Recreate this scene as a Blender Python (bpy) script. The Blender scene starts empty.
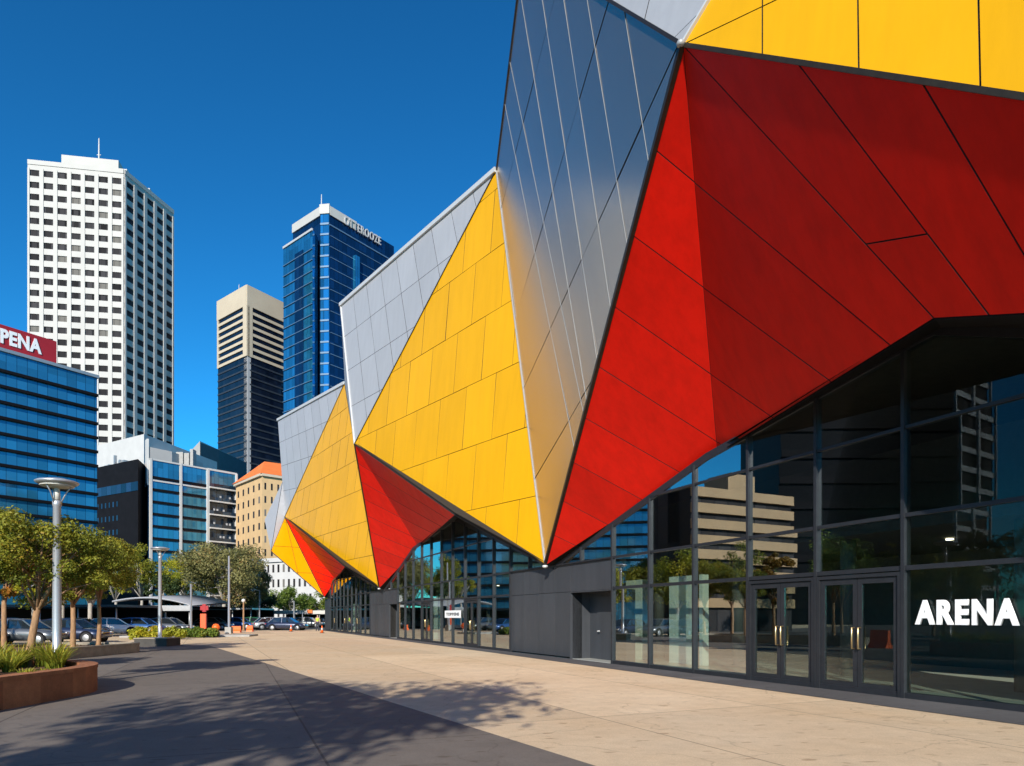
import bpy, bmesh, math, random
from mathutils import Vector, Matrix
import numpy as np
R = math.radians
scene = bpy.context.scene
col = scene.collection
rng = random.Random(7)

# ------------------------------------------------------------------ camera, sky, sun, exposure
F = 683.0                       # focal length in pixels of a 1024 wide frame
EYE = 1.6
cd = bpy.data.cameras.new('camera')
cam = bpy.data.objects.new('camera', cd); col.objects.link(cam)
cam.location = (0, 0, EYE); cam.rotation_euler = (R(90), 0, 0)
cd.sensor_width = 36.0; cd.lens = 36.0 * F / 1024.0
cd.shift_y = (616 - 383) / 1024.0
cd.clip_start = 0.1; cd.clip_end = 9000
scene.camera = cam

SUN_AZ, SUN_EL = R(8.5), R(26)   # sun stands behind the camera, a little to the left
to_sun = Vector((-math.sin(SUN_AZ) * math.cos(SUN_EL), -math.cos(SUN_AZ) * math.cos(SUN_EL), math.sin(SUN_EL)))
world = bpy.data.worlds.new('World'); scene.world = world; world.use_nodes = True
wt = world.node_tree; bg = wt.nodes['Background']
sky = wt.nodes.new('ShaderNodeTexSky'); sky.sky_type = 'NISHITA'; sky.sun_disc = False
sky.sun_elevation = SUN_EL
sky.sun_rotation = math.atan2(to_sun.x, to_sun.y)
sky.air_density = 1.0; sky.dust_density = 0.0; sky.ozone_density = 4.0; sky.altitude = 100
gam = wt.nodes.new('ShaderNodeGamma'); gam.inputs['Gamma'].default_value = 1.30
tint = wt.nodes.new('ShaderNodeMix'); tint.data_type = 'RGBA'; tint.blend_type = 'MULTIPLY'
tint.inputs[0].default_value = 1.0; tint.inputs[7].default_value = (0.15, 0.84, 1.02, 1)
wt.links.new(sky.outputs['Color'], gam.inputs['Color'])
wt.links.new(gam.outputs['Color'], tint.inputs[6])
wt.links.new(tint.outputs[2], bg.inputs['Color'])
bg.inputs['Strength'].default_value = 0.083
sd = bpy.data.lights.new('sun', 'SUN'); sd.energy = 5.0; sd.angle = R(0.53); sd.color = (1.0, 0.93, 0.82)
sun = bpy.data.objects.new('sun', sd); col.objects.link(sun)
sun.rotation_euler = to_sun.to_track_quat('Z', 'Y').to_euler()
scene.view_settings.view_transform = 'Standard'; scene.view_settings.look = 'None'
scene.view_settings.gamma = 1.0; scene.view_settings.use_curve_mapping = False
scene.view_settings.exposure = 0.38
scene.cycles.max_bounces = 8; scene.cycles.transparent_max_bounces = 16

# ------------------------------------------------------------------ geometry of the place
L_ = math.hypot(.409, .9126)
T = Vector((-.409 / L_, .9126 / L_, 0)); N = Vector((-T.y, T.x, 0)); D0 = 12.37
Z = Vector((0, 0, 1))
def at(x, y, d):                       # point seen at pixel x, y at depth d
    return Vector(((x - 512) / F * d, d, EYE + (616 - y) / F * d))
def gnd(x, y, z=0.0):                  # point of height z seen at pixel x, y (below the horizon)
    d = (EYE - z) * F / (y - 616); return Vector(((x - 512) / F * d, d, z))
def on(x, y, o):                       # point seen at x, y standing o metres out of the glass line
    a = (x - 512) / F; d = (o - D0) / (a * N.x + N.y); return at(x, y, d)
def hit(x, y, p, n):                   # point seen at x, y on a plane
    c = Vector((0, 0, EYE)); r = Vector(((x - 512) / F, 1, (616 - y) / F))
    return c + r * ((p - c).dot(n) / r.dot(n))
def W(s, o, z):                        # along the front, out of it, up
    return T * s + N * (o - D0) + Z * z
def px(p): return (512 + F * p[0] / p[1], 616 - F * (p[2] - EYE) / p[1])
def so(p): return (p.dot(T), p.dot(N) + D0, p.z)

# ------------------------------------------------------------------ materials
def newmat(name):
    m = bpy.data.materials.new(name); m.use_nodes = True
    nt = m.node_tree; return m, nt, nt.nodes['Principled BSDF']
def nd(nt, typ, **kw):
    n = nt.nodes.new(typ)
    for k, v in kw.items():
        if hasattr(n, k): setattr(n, k, v)
        else: n.inputs[k].default_value = v
    return n
def mixc(nt, fac, a, b, blend='MIX'):
    n = nt.nodes.new('ShaderNodeMix'); n.data_type = 'RGBA'; n.blend_type = blend
    for i, v in ((0, fac), (6, a), (7, b)):
        if isinstance(v, bpy.types.NodeSocket): nt.links.new(v, n.inputs[i])
        elif i == 0: n.inputs[0].default_value = v
        else: n.inputs[i].default_value = (v[0], v[1], v[2], 1)
    return n.outputs[2]
def noise(nt, scale, detail=4, rough=.6, coord='Object', stretch=None):
    tc = nt.nodes.new('ShaderNodeTexCoord'); src = tc.outputs[coord]
    if stretch:
        mp = nt.nodes.new('ShaderNodeMapping'); mp.inputs['Scale'].default_value = stretch
        nt.links.new(src, mp.inputs['Vector']); src = mp.outputs['Vector']
    n = nd(nt, 'ShaderNodeTexNoise', Scale=scale, Detail=detail, Roughness=rough)
    nt.links.new(src, n.inputs['Vector']); return n.outputs['Fac']
def ramp(nt, src, a, b, ca=(0, 0, 0), cb=(1, 1, 1)):
    n = nt.nodes.new('ShaderNodeValToRGB'); e = n.color_ramp.elements
    e[0].position = a; e[1].position = b; e[0].color = (*ca, 1); e[1].color = (*cb, 1)
    nt.links.new(src, n.inputs['Fac']); return n.outputs['Color']
def bump(nt, p, src, strength, dist=.02):
    b = nd(nt, 'ShaderNodeBump', Strength=strength, Distance=dist)
    nt.links.new(src, b.inputs['Height']); nt.links.new(b.outputs['Normal'], p.inputs['Normal'])
def attr(nt, name):
    n = nt.nodes.new('ShaderNodeAttribute'); n.attribute_name = name; return n.outputs['Fac']

def plain(name, c, rough=.6, metal=0.0, var=.25, scale=6.0, bmp=0.0, spec=.5, stretch=None):
    m, nt, p = newmat(name)
    f = noise(nt, scale, 5, .65, stretch=stretch)
    lo = tuple(v * (1 - var) for v in c); hi = tuple(min(1, v * (1 + var)) for v in c)
    nt.links.new(ramp(nt, f, .3, .7, lo, hi), p.inputs['Base Color'])
    p.inputs['Roughness'].default_value = rough; p.inputs['Metallic'].default_value = metal
    p.inputs['Specular IOR Level'].default_value = spec
    if bmp: bump(nt, p, f, bmp)
    return m

def panel_mat(name, c, rough, metal=0.0, coat=0.0, var=.10, wave=.02, streak=.10, sp=.5, rv=.25):
    """painted or bare metal cladding: each panel slightly its own tone, oil-canning, rain streaks; on red also painted cloudy reflections"""
    m, nt, p = newmat(name)
    t = attr(nt, 'tint')
    lo = tuple(v * (1 - var) for v in c); hi = tuple(min(1, v * (1 + var)) for v in c)
    base = mixc(nt, t, lo, hi)
    st = ramp(nt, noise(nt, 1.1, 6, .7, stretch=(2.5, 2.5, .25)), .40, .78, (1, 1, 1), (1 - streak,) * 3)
    base = mixc(nt, 1.0, base, st, 'MULTIPLY')
    sm = ramp(nt, noise(nt, .35, 3, .5), .3, .75, (1 - streak * .6,) * 3, (1, 1, 1))
    nt.links.new(mixc(nt, 1.0, base, sm, 'MULTIPLY'), p.inputs['Base Color'])
    rr = nd(nt, 'ShaderNodeMapRange'); rr.inputs['To Min'].default_value = rough * (1 - rv); rr.inputs['To Max'].default_value = rough * (1 + rv)
    nt.links.new(noise(nt, 2.2, 5, .6), rr.inputs['Value']); nt.links.new(rr.outputs[0], p.inputs['Roughness'])
    p.inputs['Metallic'].default_value = metal; p.inputs['Specular IOR Level'].default_value = sp
    if coat: p.inputs['Coat Weight'].default_value = coat; p.inputs['Coat Roughness'].default_value = .12
    if wave: bump(nt, p, noise(nt, .8, 2, .4), wave, .6)
    return m

def glass_mat(name, tintc, refl=.14):
    m, nt, p = newmat(name); nt.nodes.remove(p)
    out = nt.nodes['Material Output']
    tr = nd(nt, 'ShaderNodeBsdfTransparent'); tr.inputs['Color'].default_value = (*tintc, 1)
    gl = nd(nt, 'ShaderNodeBsdfGlossy', Roughness=.004); gl.inputs['Color'].default_value = (.88, .94, .96, 1)
    fr = nd(nt, 'ShaderNodeFresnel', IOR=1.5)
    mr = nd(nt, 'ShaderNodeMapRange'); mr.inputs['From Max'].default_value = 1.0
    mr.inputs['To Min'].default_value = refl; mr.inputs['To Max'].default_value = .46
    nt.links.new(fr.outputs[0], mr.inputs['Value'])
    mx = nt.nodes.new('ShaderNodeMixShader')
    nt.links.new(mr.outputs[0], mx.inputs[0]); nt.links.new(tr.outputs[0], mx.inputs[1]); nt.links.new(gl.outputs[0], mx.inputs[2])
    nt.links.new(mx.outputs[0], out.inputs['Surface'])
    # faint waviness so that reflections break up from pane to pane
    b = nd(nt, 'ShaderNodeBump', Strength=.012, Distance=.02)
    nt.links.new(noise(nt, .9, 2, .4), b.inputs['Height']); nt.links.new(b.outputs['Normal'], gl.inputs['Normal'])
    return m

def facade_glass(name, c, cw=1.5, ch=3.5, rough=.08, var=.35, spec=1.0, metal=.55, line=.06, dark=(.004, .008, .015), blinds=0.0):
    """curtain-wall glass seen from afar: UV in metres, panes vary, thin mullion joints"""
    m, nt, p = newmat(name)
    uv = nt.nodes.new('ShaderNodeUVMap')
    sep = nt.nodes.new('ShaderNodeSeparateXYZ'); nt.links.new(uv.outputs[0], sep.inputs[0])
    ids, frs = [], []
    for i, sz in ((0, cw), (1, ch)):
        dv = nd(nt, 'ShaderNodeMath', operation='DIVIDE'); dv.inputs[1].default_value = sz
        nt.links.new(sep.outputs[i], dv.inputs[0])
        fl = nd(nt, 'ShaderNodeMath', operation='FLOOR'); nt.links.new(dv.outputs[0], fl.inputs[0])
        fr = nd(nt, 'ShaderNodeMath', operation='FRACT'); nt.links.new(dv.outputs[0], fr.inputs[0])
        ids.append(fl.outputs[0]); frs.append(fr.outputs[0])
    cb = nt.nodes.new('ShaderNodeCombineXYZ')
    nt.links.new(ids[0], cb.inputs[0]); nt.links.new(ids[1], cb.inputs[1])
    wn = nd(nt, 'ShaderNodeTexWhiteNoise'); wn.noise_dimensions = '4D'; nt.links.new(cb.outputs[0], wn.inputs['Vector'])
    oi = nt.nodes.new('ShaderNodeObjectInfo'); nt.links.new(oi.outputs['Random'], wn.inputs['W'])
    lo = tuple(v * (1 - var) for v in c); hi = tuple(v * (1 + var) for v in c)
    base = mixc(nt, wn.outputs['Value'], lo, hi)
    if blinds:
        gt = nd(nt, 'ShaderNodeMath', operation='GREATER_THAN'); gt.inputs[1].default_value = 1 - blinds
        nt.links.new(oi.outputs['Random'], gt.inputs[0]); base = mixc(nt, gt.outputs[0], base, (.16, .15, .135))
    lt = nd(nt, 'ShaderNodeMath', operation='LESS_THAN'); lt.inputs[1].default_value = line
    nt.links.new(frs[0], lt.inputs[0])
    nt.links.new(mixc(nt, lt.outputs[0], base, dark), p.inputs['Base Color'])
    p.inputs['Roughness'].default_value = rough; p.inputs['Metallic'].default_value = metal
    p.inputs['Specular IOR Level'].default_value = spec
    # every pane sits at a hair's angle of its own
    geo = nt.nodes.new('ShaderNodeNewGeometry')
    sb = nd(nt, 'ShaderNodeVectorMath', operation='SUBTRACT'); sb.inputs[1].default_value = (.5, .5, .5)
    nt.links.new(wn.outputs['Color'], sb.inputs[0])
    sc_ = nd(nt, 'ShaderNodeVectorMath', operation='SCALE'); sc_.inputs['Scale'].default_value = .035
    nt.links.new(sb.outputs[0], sc_.inputs[0])
    ad = nd(nt, 'ShaderNodeVectorMath', operation='ADD')
    nt.links.new(geo.outputs['Normal'], ad.inputs[0]); nt.links.new(sc_.outputs[0], ad.inputs[1])
    nm = nd(nt, 'ShaderNodeVectorMath', operation='NORMALIZE'); nt.links.new(ad.outputs[0], nm.inputs[0])
    nt.links.new(nm.outputs[0], p.inputs['Normal'])
    return m

def leaf_mat(name, a, b, trans=.35):
    m, nt, p = newmat(name)
    rp = nt.nodes.new('ShaderNodeValToRGB'); e = rp.color_ramp.elements
    e[0].color = (*a, 1); e[1].position = .80; e[1].color = (*b, 1)
    g = e.new(1.0); g.color = (min(.6, b[0] * 1.5), b[1] * .85, b[2] * .8, 1)
    nt.links.new(attr(nt, 'tint'), rp.inputs['Fac']); base = rp.outputs['Color']
    nt.links.new(base, p.inputs['Base Color']); p.inputs['Roughness'].default_value = .5
    p.inputs['Specular IOR Level'].default_value = .3
    tl = nt.nodes.new('ShaderNodeBsdfTranslucent'); nt.links.new(base, tl.inputs['Color'])
    mx = nt.nodes.new('ShaderNodeMixShader'); mx.inputs[0].default_value = trans
    nt.links.new(p.outputs[0], mx.inputs[1]); nt.links.new(tl.outputs[0], mx.inputs[2])
    nt.links.new(mx.outputs[0], nt.nodes['Material Output'].inputs['Surface'])
    return m

def paving_mat(name, c, c2, sx, sy, joint=.012, ox=0.0, oy=0.0, ang=None, stain=.5):
    """big cast slabs laid to the building's direction: joints, blotches, fine grit, small dark marks"""
    m, nt, p = newmat(name)
    tc = nt.nodes.new('ShaderNodeTexCoord')
    mp = nt.nodes.new('ShaderNodeMapping'); mp.vector_type = 'TEXTURE'
    mp.inputs['Rotation'].default_value = (0, 0, math.atan2(T.y, T.x) if ang is None else ang)
    mp.inputs['Location'].default_value = (ox, oy, 0)
    nt.links.new(tc.outputs['Object'], mp.inputs['Vector'])
    sep = nt.nodes.new('ShaderNodeSeparateXYZ'); nt.links.new(mp.outputs[0], sep.inputs[0])
    lines, ids = [], []
    for i, sz in ((0, sx), (1, sy)):
        dv = nd(nt, 'ShaderNodeMath', operation='DIVIDE'); dv.inputs[1].default_value = sz
        nt.links.new(sep.outputs[i], dv.inputs[0])
        fr = nd(nt, 'ShaderNodeMath', operation='FRACT'); nt.links.new(dv.outputs[0], fr.inputs[0])
        fl = nd(nt, 'ShaderNodeMath', operation='FLOOR'); nt.links.new(dv.outputs[0], fl.inputs[0])
        lt = nd(nt, 'ShaderNodeMath', operation='LESS_THAN'); lt.inputs[1].default_value = joint / sz
        nt.links.new(fr.outputs[0], lt.inputs[0]); lines.append(lt.outputs[0]); ids.append(fl.outputs[0])
    mx = nd(nt, 'ShaderNodeMath', operation='MAXIMUM'); nt.links.new(lines[0], mx.inputs[0]); nt.links.new(lines[1], mx.inputs[1])
    cb = nt.nodes.new('ShaderNodeCombineXYZ'); nt.links.new(ids[0], cb.inputs[0]); nt.links.new(ids[1], cb.inputs[1])
    wn = nd(nt, 'ShaderNodeTexWhiteNoise'); nt.links.new(cb.outputs[0], wn.inputs['Vector'])
    slab = mixc(nt, wn.outputs['Value'], tuple(v * .84 for v in c), tuple(v * 1.08 for v in c))
    base = mixc(nt, ramp(nt, noise(nt, .28, 6, .6), .38, .72), slab, c2)
    base = mixc(nt, 1.0, base, ramp(nt, noise(nt, 2.3, 8, .75), .25, .75, (1 - stain * .5,) * 3, (1.06,) * 3), 'MULTIPLY')
    base = mixc(nt, 1.0, base, ramp(nt, noise(nt, 55, 3, .6), .3, .7, (.86,) * 3, (1.08,) * 3), 'MULTIPLY')
    spots = ramp(nt, noise(nt, 3.2, 2, .4, stretch=(1, 2.2, 1)), .66, .72, (1, 1, 1), (.66, .62, .58))
    base = mixc(nt, 1.0, base, spots, 'MULTIPLY')
    crack = nd(nt, 'ShaderNodeTexVoronoi', Scale=.33); crack.feature = 'DISTANCE_TO_EDGE'
    wv = nd(nt, 'ShaderNodeVectorMath', operation='ADD')
    nz = nd(nt, 'ShaderNodeTexNoise', Scale=1.2, Detail=5); nt.links.new(tc.outputs['Object'], nz.inputs['Vector'])
    nt.links.new(tc.outputs['Object'], wv.inputs[0]); nt.links.new(nz.outputs['Color'], wv.inputs[1])
    nt.links.new(wv.outputs[0], crack.inputs['Vector'])
    ck = ramp(nt, crack.outputs['Distance'], .0, .006, (.75,) * 3, (1, 1, 1))
    base = mixc(nt, 1.0, base, ck, 'MULTIPLY')
    jc = tuple(v * .42 for v in c)
    nt.links.new(mixc(nt, mx.outputs[0], base, jc), p.inputs['Base Color'])
    p.inputs['Roughness'].default_value = .8; p.inputs['Specular IOR Level'].default_value = .3
    bump(nt, p, noise(nt, 40, 6, .7), .25, .01)
    return m

M = {}
M['yellow'] = panel_mat('yellow_panel', (.70, .345, .0008), .38, var=.06, wave=.015, streak=.09, sp=.26)
M['red'] = panel_mat('red_panel', (.74, .010, .003), .48, var=.09, wave=.03, streak=.22, sp=.14)  # stronger tone and streak variation imitates cloudy reflections on the panels
M['silver'] = panel_mat('silver_panel', (.47, .47, .48), .45, metal=.25, var=.05, wave=.015, streak=.10)
M['steel'] = panel_mat('polished_steel_panel', (.60, .49, .385), .21, metal=.88, var=.05, wave=0, streak=.05, rv=.05)
M['seam'] = plain('joint_shadow_gap', (.02, .018, .016), .8)
M['bright_trim'] = plain('bright_aluminium', (.62, .62, .61), .5, .3, .04)
M['strip'] = plain('satin_strip', (.36, .36, .36), .5, .3, .04)
M['dark_trim'] = plain('bronze_trim', (.05, .036, .022), .4, .5, .2)
M['charcoal'] = panel_mat('charcoal_panel', (.048, .052, .060), .5, var=.14, wave=.02, streak=.25)
M['frame'] = plain('dark_window_frame', (.024, .026, .031), .42, .2, .15)
M['glass'] = glass_mat('tinted_glass', (.85, .92, .88), .0)
M['doorglass'] = glass_mat('door_glass', (.82, .88, .85), .018)
M['brass'] = plain('brushed_brass', (.72, .52, .26), .3, .9, .1)
M['white_letter'] = plain('white_vinyl', (.86, .86, .86), .5, 0, .02)
M['white_paint'] = plain('white_paint', (.52, .51, .49), .6, 0, .06, .4)
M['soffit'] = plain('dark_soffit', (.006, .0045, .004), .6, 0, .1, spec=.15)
M['granite'] = paving_mat('dark_granite_paving', (.12, .115, .115), (.09, .085, .085), 1.2, 2.5, .01, stain=.5)
M['pale_paving'] = paving_mat('pale_sandstone_paving', (.76, .585, .385), (.66, .475, .285), 9.2, 3.4, .028, ox=2.0, oy=1.0, stain=.36)
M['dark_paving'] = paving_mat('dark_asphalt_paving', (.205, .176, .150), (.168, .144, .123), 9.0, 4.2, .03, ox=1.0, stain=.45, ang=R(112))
M['asphalt'] = paving_mat('asphalt', (.075, .073, .072), (.06, .058, .057), 60, 60, .001, stain=.4)
M['inner_floor'] = plain('polished_concrete', (.46, .46, .41), .25, 0, .12, 1.5)
M['inner_wall'] = plain('inner_wall_paint', (.10, .095, .09), .7, 0, .1)
M['inner_white'] = plain('inner_white_wall', (.80, .84, .78), .6, 0, .04)
M['inner_ceil'] = plain('inner_ceiling', (.05, .04, .035), .8)
M['concrete'] = plain('grey_concrete', (.34, .33, .31), .8, 0, .15, 2.0, .1)
M['dark_core'] = plain('dark_metal_roof', (.10, .10, .11), .6, .2, .1)

# ------------------------------------------------------------------ mesh helpers
WORLD = {}                                           # world position of each object's origin
def tag(o, label=None, cat=None, group=None, kind=None):
    for k, v in (('label', label), ('category', cat), ('group', group), ('kind', kind)):
        if v: o[k] = v
    return o
def empty(name, loc, label, cat, group=None):
    o = bpy.data.objects.new(name, None); col.objects.link(o); o.location = loc
    o.empty_display_size = .3; WORLD[o.name] = Vector(loc)
    return tag(o, label, cat, group)
def copy_tree(o, parent=None):
    c = o.copy(); col.objects.link(c)
    if parent: c.parent = parent
    for ch in list(o.children): copy_tree(ch, c)
    return c

class MB:
    def __init__(self): self.v = []; self.f = []; self.mi = []; self.uv = []; self.tint = []; self.sm = []
    def face(self, pts, mi=0, uvs=None, tint=.5, smooth=False):
        b = len(self.v); self.v += [tuple(p) for p in pts]
        self.f.append(tuple(range(b, b + len(pts)))); self.mi.append(mi); self.tint.append(tint); self.sm.append(smooth)
        self.uv += uvs if uvs else [(0, 0)] * len(pts)
    def raw(self, vs, fs, mi=0, smooth=True, tint=.5):
        b = len(self.v); self.v += [tuple(p) for p in vs]
        for f in fs:
            self.f.append(tuple(i + b for i in f)); self.mi.append(mi); self.tint.append(tint); self.sm.append(smooth)
            self.uv += [(0, 0)] * len(f)
    def box(self, o, ex, ey, ez, mi=0, tint=.5):      # corner + three edge vectors; UV in metres
        o, ex, ey, ez = (Vector(x) for x in (o, ex, ey, ez))
        if ex.cross(ey).dot(ez) < 0: ex, ey = ey, ex
        p = [o, o + ex, o + ex + ey, o + ey]; q = [a + ez for a in p]
        vs = p + q
        fs = [(3, 2, 1, 0), (4, 5, 6, 7), (0, 1, 5, 4), (1, 2, 6, 5), (2, 3, 7, 6), (3, 0, 4, 7)]
        b = len(self.v); self.v += [tuple(a) for a in vs]
        lx, ly, lz = ex.length, ey.length, ez.length
        for k, f in enumerate(fs):
            self.f.append(tuple(i + b for i in f)); self.mi.append(mi); self.tint.append(tint); self.sm.append(False)
            w, h = ((lx, ly), (lx, ly), (lx, lz), (ly, lz), (lx, lz), (ly, lz))[k]
            u0 = 0.37 * k
            self.uv += [(u0, 0), (u0 + w, 0), (u0 + w, h), (u0, h)]
    def cbox(self, c, sx, sy, sz, mi=0, rz=0.0):
        a = Matrix.Rotation(rz, 3, 'Z'); ex, ey, ez = a @ Vector((sx, 0, 0)), a @ Vector((0, sy, 0)), Vector((0, 0, sz))
        self.box(Vector(c) - (ex + ey + ez) / 2, ex, ey, ez, mi)
    def prism(self, foot, z0, z1, mi=0, top=None):    # vertical prism, UV in metres
        n = len(foot)
        ar = sum(foot[i][0] * foot[(i + 1) % n][1] - foot[(i + 1) % n][0] * foot[i][1] for i in range(n))
        if ar < 0: foot = foot[::-1]
        b = len(self.v)
        self.v += [(p[0], p[1], z0) for p in foot] + [(p[0], p[1], z1) for p in foot]
        u = 0
        for i in range(n):
            j = (i + 1) % n; l = math.hypot(foot[j][0] - foot[i][0], foot[j][1] - foot[i][1])
            self.f.append((b + i, b + j, b + n + j, b + n + i)); self.uv += [(u, z0), (u + l, z0), (u + l, z1), (u, z1)]; u += l
            self.mi.append(mi); self.tint.append(.5); self.sm.append(False)
        self.f.append(tuple(b + n + i for i in range(n))); self.uv += [(p[0], p[1]) for p in foot]
        self.mi.append(mi if top is None else top); self.tint.append(.5); self.sm.append(False)
        self.f.append(tuple(b + i for i in reversed(range(n)))); self.uv += [(p[0], p[1]) for p in foot]
        self.mi.append(mi if top is None else top); self.tint.append(.5); self.sm.append(False)
    def beam(self, p, q, w, h=None, up=Z, mi=0, ext=0.0):
        p, q = Vector(p), Vector(q); d = (q - p).normalized(); p = p - d * ext; q = q + d * ext; h = h or w
        a = d.cross(up)
        if a.length < 1e-4: a = d.cross(Vector((1, 0, 0)))
        a.normalize(); c = a.cross(d).normalized()
        self.box(p - a * w / 2 - c * h / 2, a * w, c * h, q - p, mi)
    def tube(self, pts, rads, n=10, mi=0, cap=True, smooth=True):
        pts = [Vector(p) for p in pts]; vs = []; fs = []
        ref = Vector((.31, .95, .05))
        for i, p in enumerate(pts):
            d = (pts[min(i + 1, len(pts) - 1)] - pts[max(i - 1, 0)]).normalized()
            a = d.cross(ref)
            if a.length < 1e-3: a = d.cross(Vector((1, 0, 0)))
            a.normalize(); c = d.cross(a)
            for k in range(n):
                t = 2 * math.pi * k / n; vs.append(p + (a * math.cos(t) + c * math.sin(t)) * rads[i])
        for i in range(len(pts) - 1):
            for k in range(n):
                fs.append((i * n + k, i * n + (k + 1) % n, (i + 1) * n + (k + 1) % n, (i + 1) * n + k))
        if cap:
            fs.append(tuple(reversed(range(n)))); fs.append(tuple((len(pts) - 1) * n + k for k in range(n)))
        self.raw(vs, fs, mi, smooth)
    def lathe(self, prof, c=(0, 0, 0), n=24, mi=0, smooth=True):
        c = Vector(c); vs = []; fs = []
        for r, z in prof:
            for k in range(n):
                t = 2 * math.pi * k / n; vs.append(c + Vector((r * math.cos(t), r * math.sin(t), z)))
        for i in range(len(prof) - 1):
            for k in range(n):
                fs.append((i * n + k, i * n + (k + 1) % n, (i + 1) * n + (k + 1) % n, (i + 1) * n + k))
        fs.append(tuple(reversed(range(n)))); fs.append(tuple((len(prof) - 1) * n + k for k in range(n)))
        self.raw(vs, fs, mi, smooth)
    def build(self, name, mats, parent=None, org=None):
        off = Vector((0, 0, 0))
        if parent is not None: off = WORLD.get(parent.name, off)
        if org is not None: off = Vector(org)
        me = bpy.data.meshes.new(name)
        me.from_pydata([tuple(Vector(p) - off) for p in self.v], [], self.f)
        mats = mats if isinstance(mats, (list, tuple)) else [mats]
        for m in mats: me.materials.append(m)
        me.polygons.foreach_set('material_index', self.mi)
        me.polygons.foreach_set('use_smooth', self.sm)
        uvl = me.uv_layers.new(name='UVMap')
        uvl.data.foreach_set('uv', [c for u in self.uv for c in u])
        a = me.attributes.new('tint', 'FLOAT', 'FACE'); a.data.foreach_set('value', self.tint)
        me.update()
        o = bpy.data.objects.new(name, me); col.objects.link(o)
        if parent is not None:
            o.parent = parent; WORLD[o.name] = off
        else:
            o.location = off; WORLD[o.name] = off
        return o

def text_mesh(name, body, size, mat, parent, origin, xdir, ydir, bold=.02, depth=.02, width=None, space=1.0):
    """raised lettering standing at origin, reading along xdir"""
    cu = bpy.data.curves.new(name, 'FONT'); cu.body = body; cu.size = size; cu.extrude = depth / 2
    cu.offset = bold; cu.space_character = space; cu.align_x = 'LEFT'
    tmp = bpy.data.objects.new(name + '_tmp', cu); col.objects.link(tmp)
    dg = bpy.context.evaluated_depsgraph_get(); me = bpy.data.meshes.new_from_object(tmp.evaluated_get(dg))
    bpy.data.objects.remove(tmp); bpy.data.curves.remove(cu)
    xs = [v.co.x for v in me.vertices]; ys = [v.co.y for v in me.vertices]
    x0, y0 = min(xs), min(ys); sx = (width / (max(xs) - x0)) if width else 1; sy = size / (max(ys) - y0)
    xdir, ydir = Vector(xdir).normalized(), Vector(ydir).normalized(); nn = xdir.cross(ydir)
    off = WORLD.get(parent.name, Vector())
    for v in me.vertices:
        c = v.co.copy()
        v.co = Vector(origin) + xdir * (c.x - x0) * sx + ydir * (c.y - y0) * sy + nn * c.z - off
    me.materials.clear(); me.materials.append(mat)
    o = bpy.data.objects.new(name, me); col.objects.link(o); o.parent = parent
    return o

# 2-D convex polygon tools
def clip(poly, a, b):                                 # keep the side left of a->b
    out = []; n = len(poly)
    def sd_(p): return (b[0] - a[0]) * (p[1] - a[1]) - (b[1] - a[1]) * (p[0] - a[0])
    for i in range(n):
        p, q = poly[i], poly[(i + 1) % n]; dp, dq = sd_(p), sd_(q)
        if dp >= 0: out.append(p)
        if (dp > 0 > dq) or (dp < 0 < dq):
            t = dp / (dp - dq); out.append((p[0] + (q[0] - p[0]) * t, p[1] + (q[1] - p[1]) * t))
    return out
def area(p): return sum(p[i][0] * p[(i + 1) % len(p)][1] - p[(i + 1) % len(p)][0] * p[i][1] for i in range(len(p))) / 2
def inset(poly, g):
    out = poly; n = len(poly)
    for i in range(n):
        a, b = poly[i], poly[(i + 1) % n]; l = math.hypot(b[0] - a[0], b[1] - a[1])
        if l < 1e-6: continue
        nx, ny = -(b[1] - a[1]) / l * g, (b[0] - a[0]) / l * g
        out = clip(out, (a[0] + nx, a[1] + ny), (b[0] + nx, b[1] + ny))
        if len(out) < 3: return None
    return out if abs(area(out)) > 1e-4 else None
def inside(poly, p):
    return all((poly[(i + 1) % len(poly)][0] - poly[i][0]) * (p[1] - poly[i][1]) - (poly[(i + 1) % len(poly)][1] - poly[i][1]) * (p[0] - poly[i][0]) >= -1e-9 for i in range(len(poly)))

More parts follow.
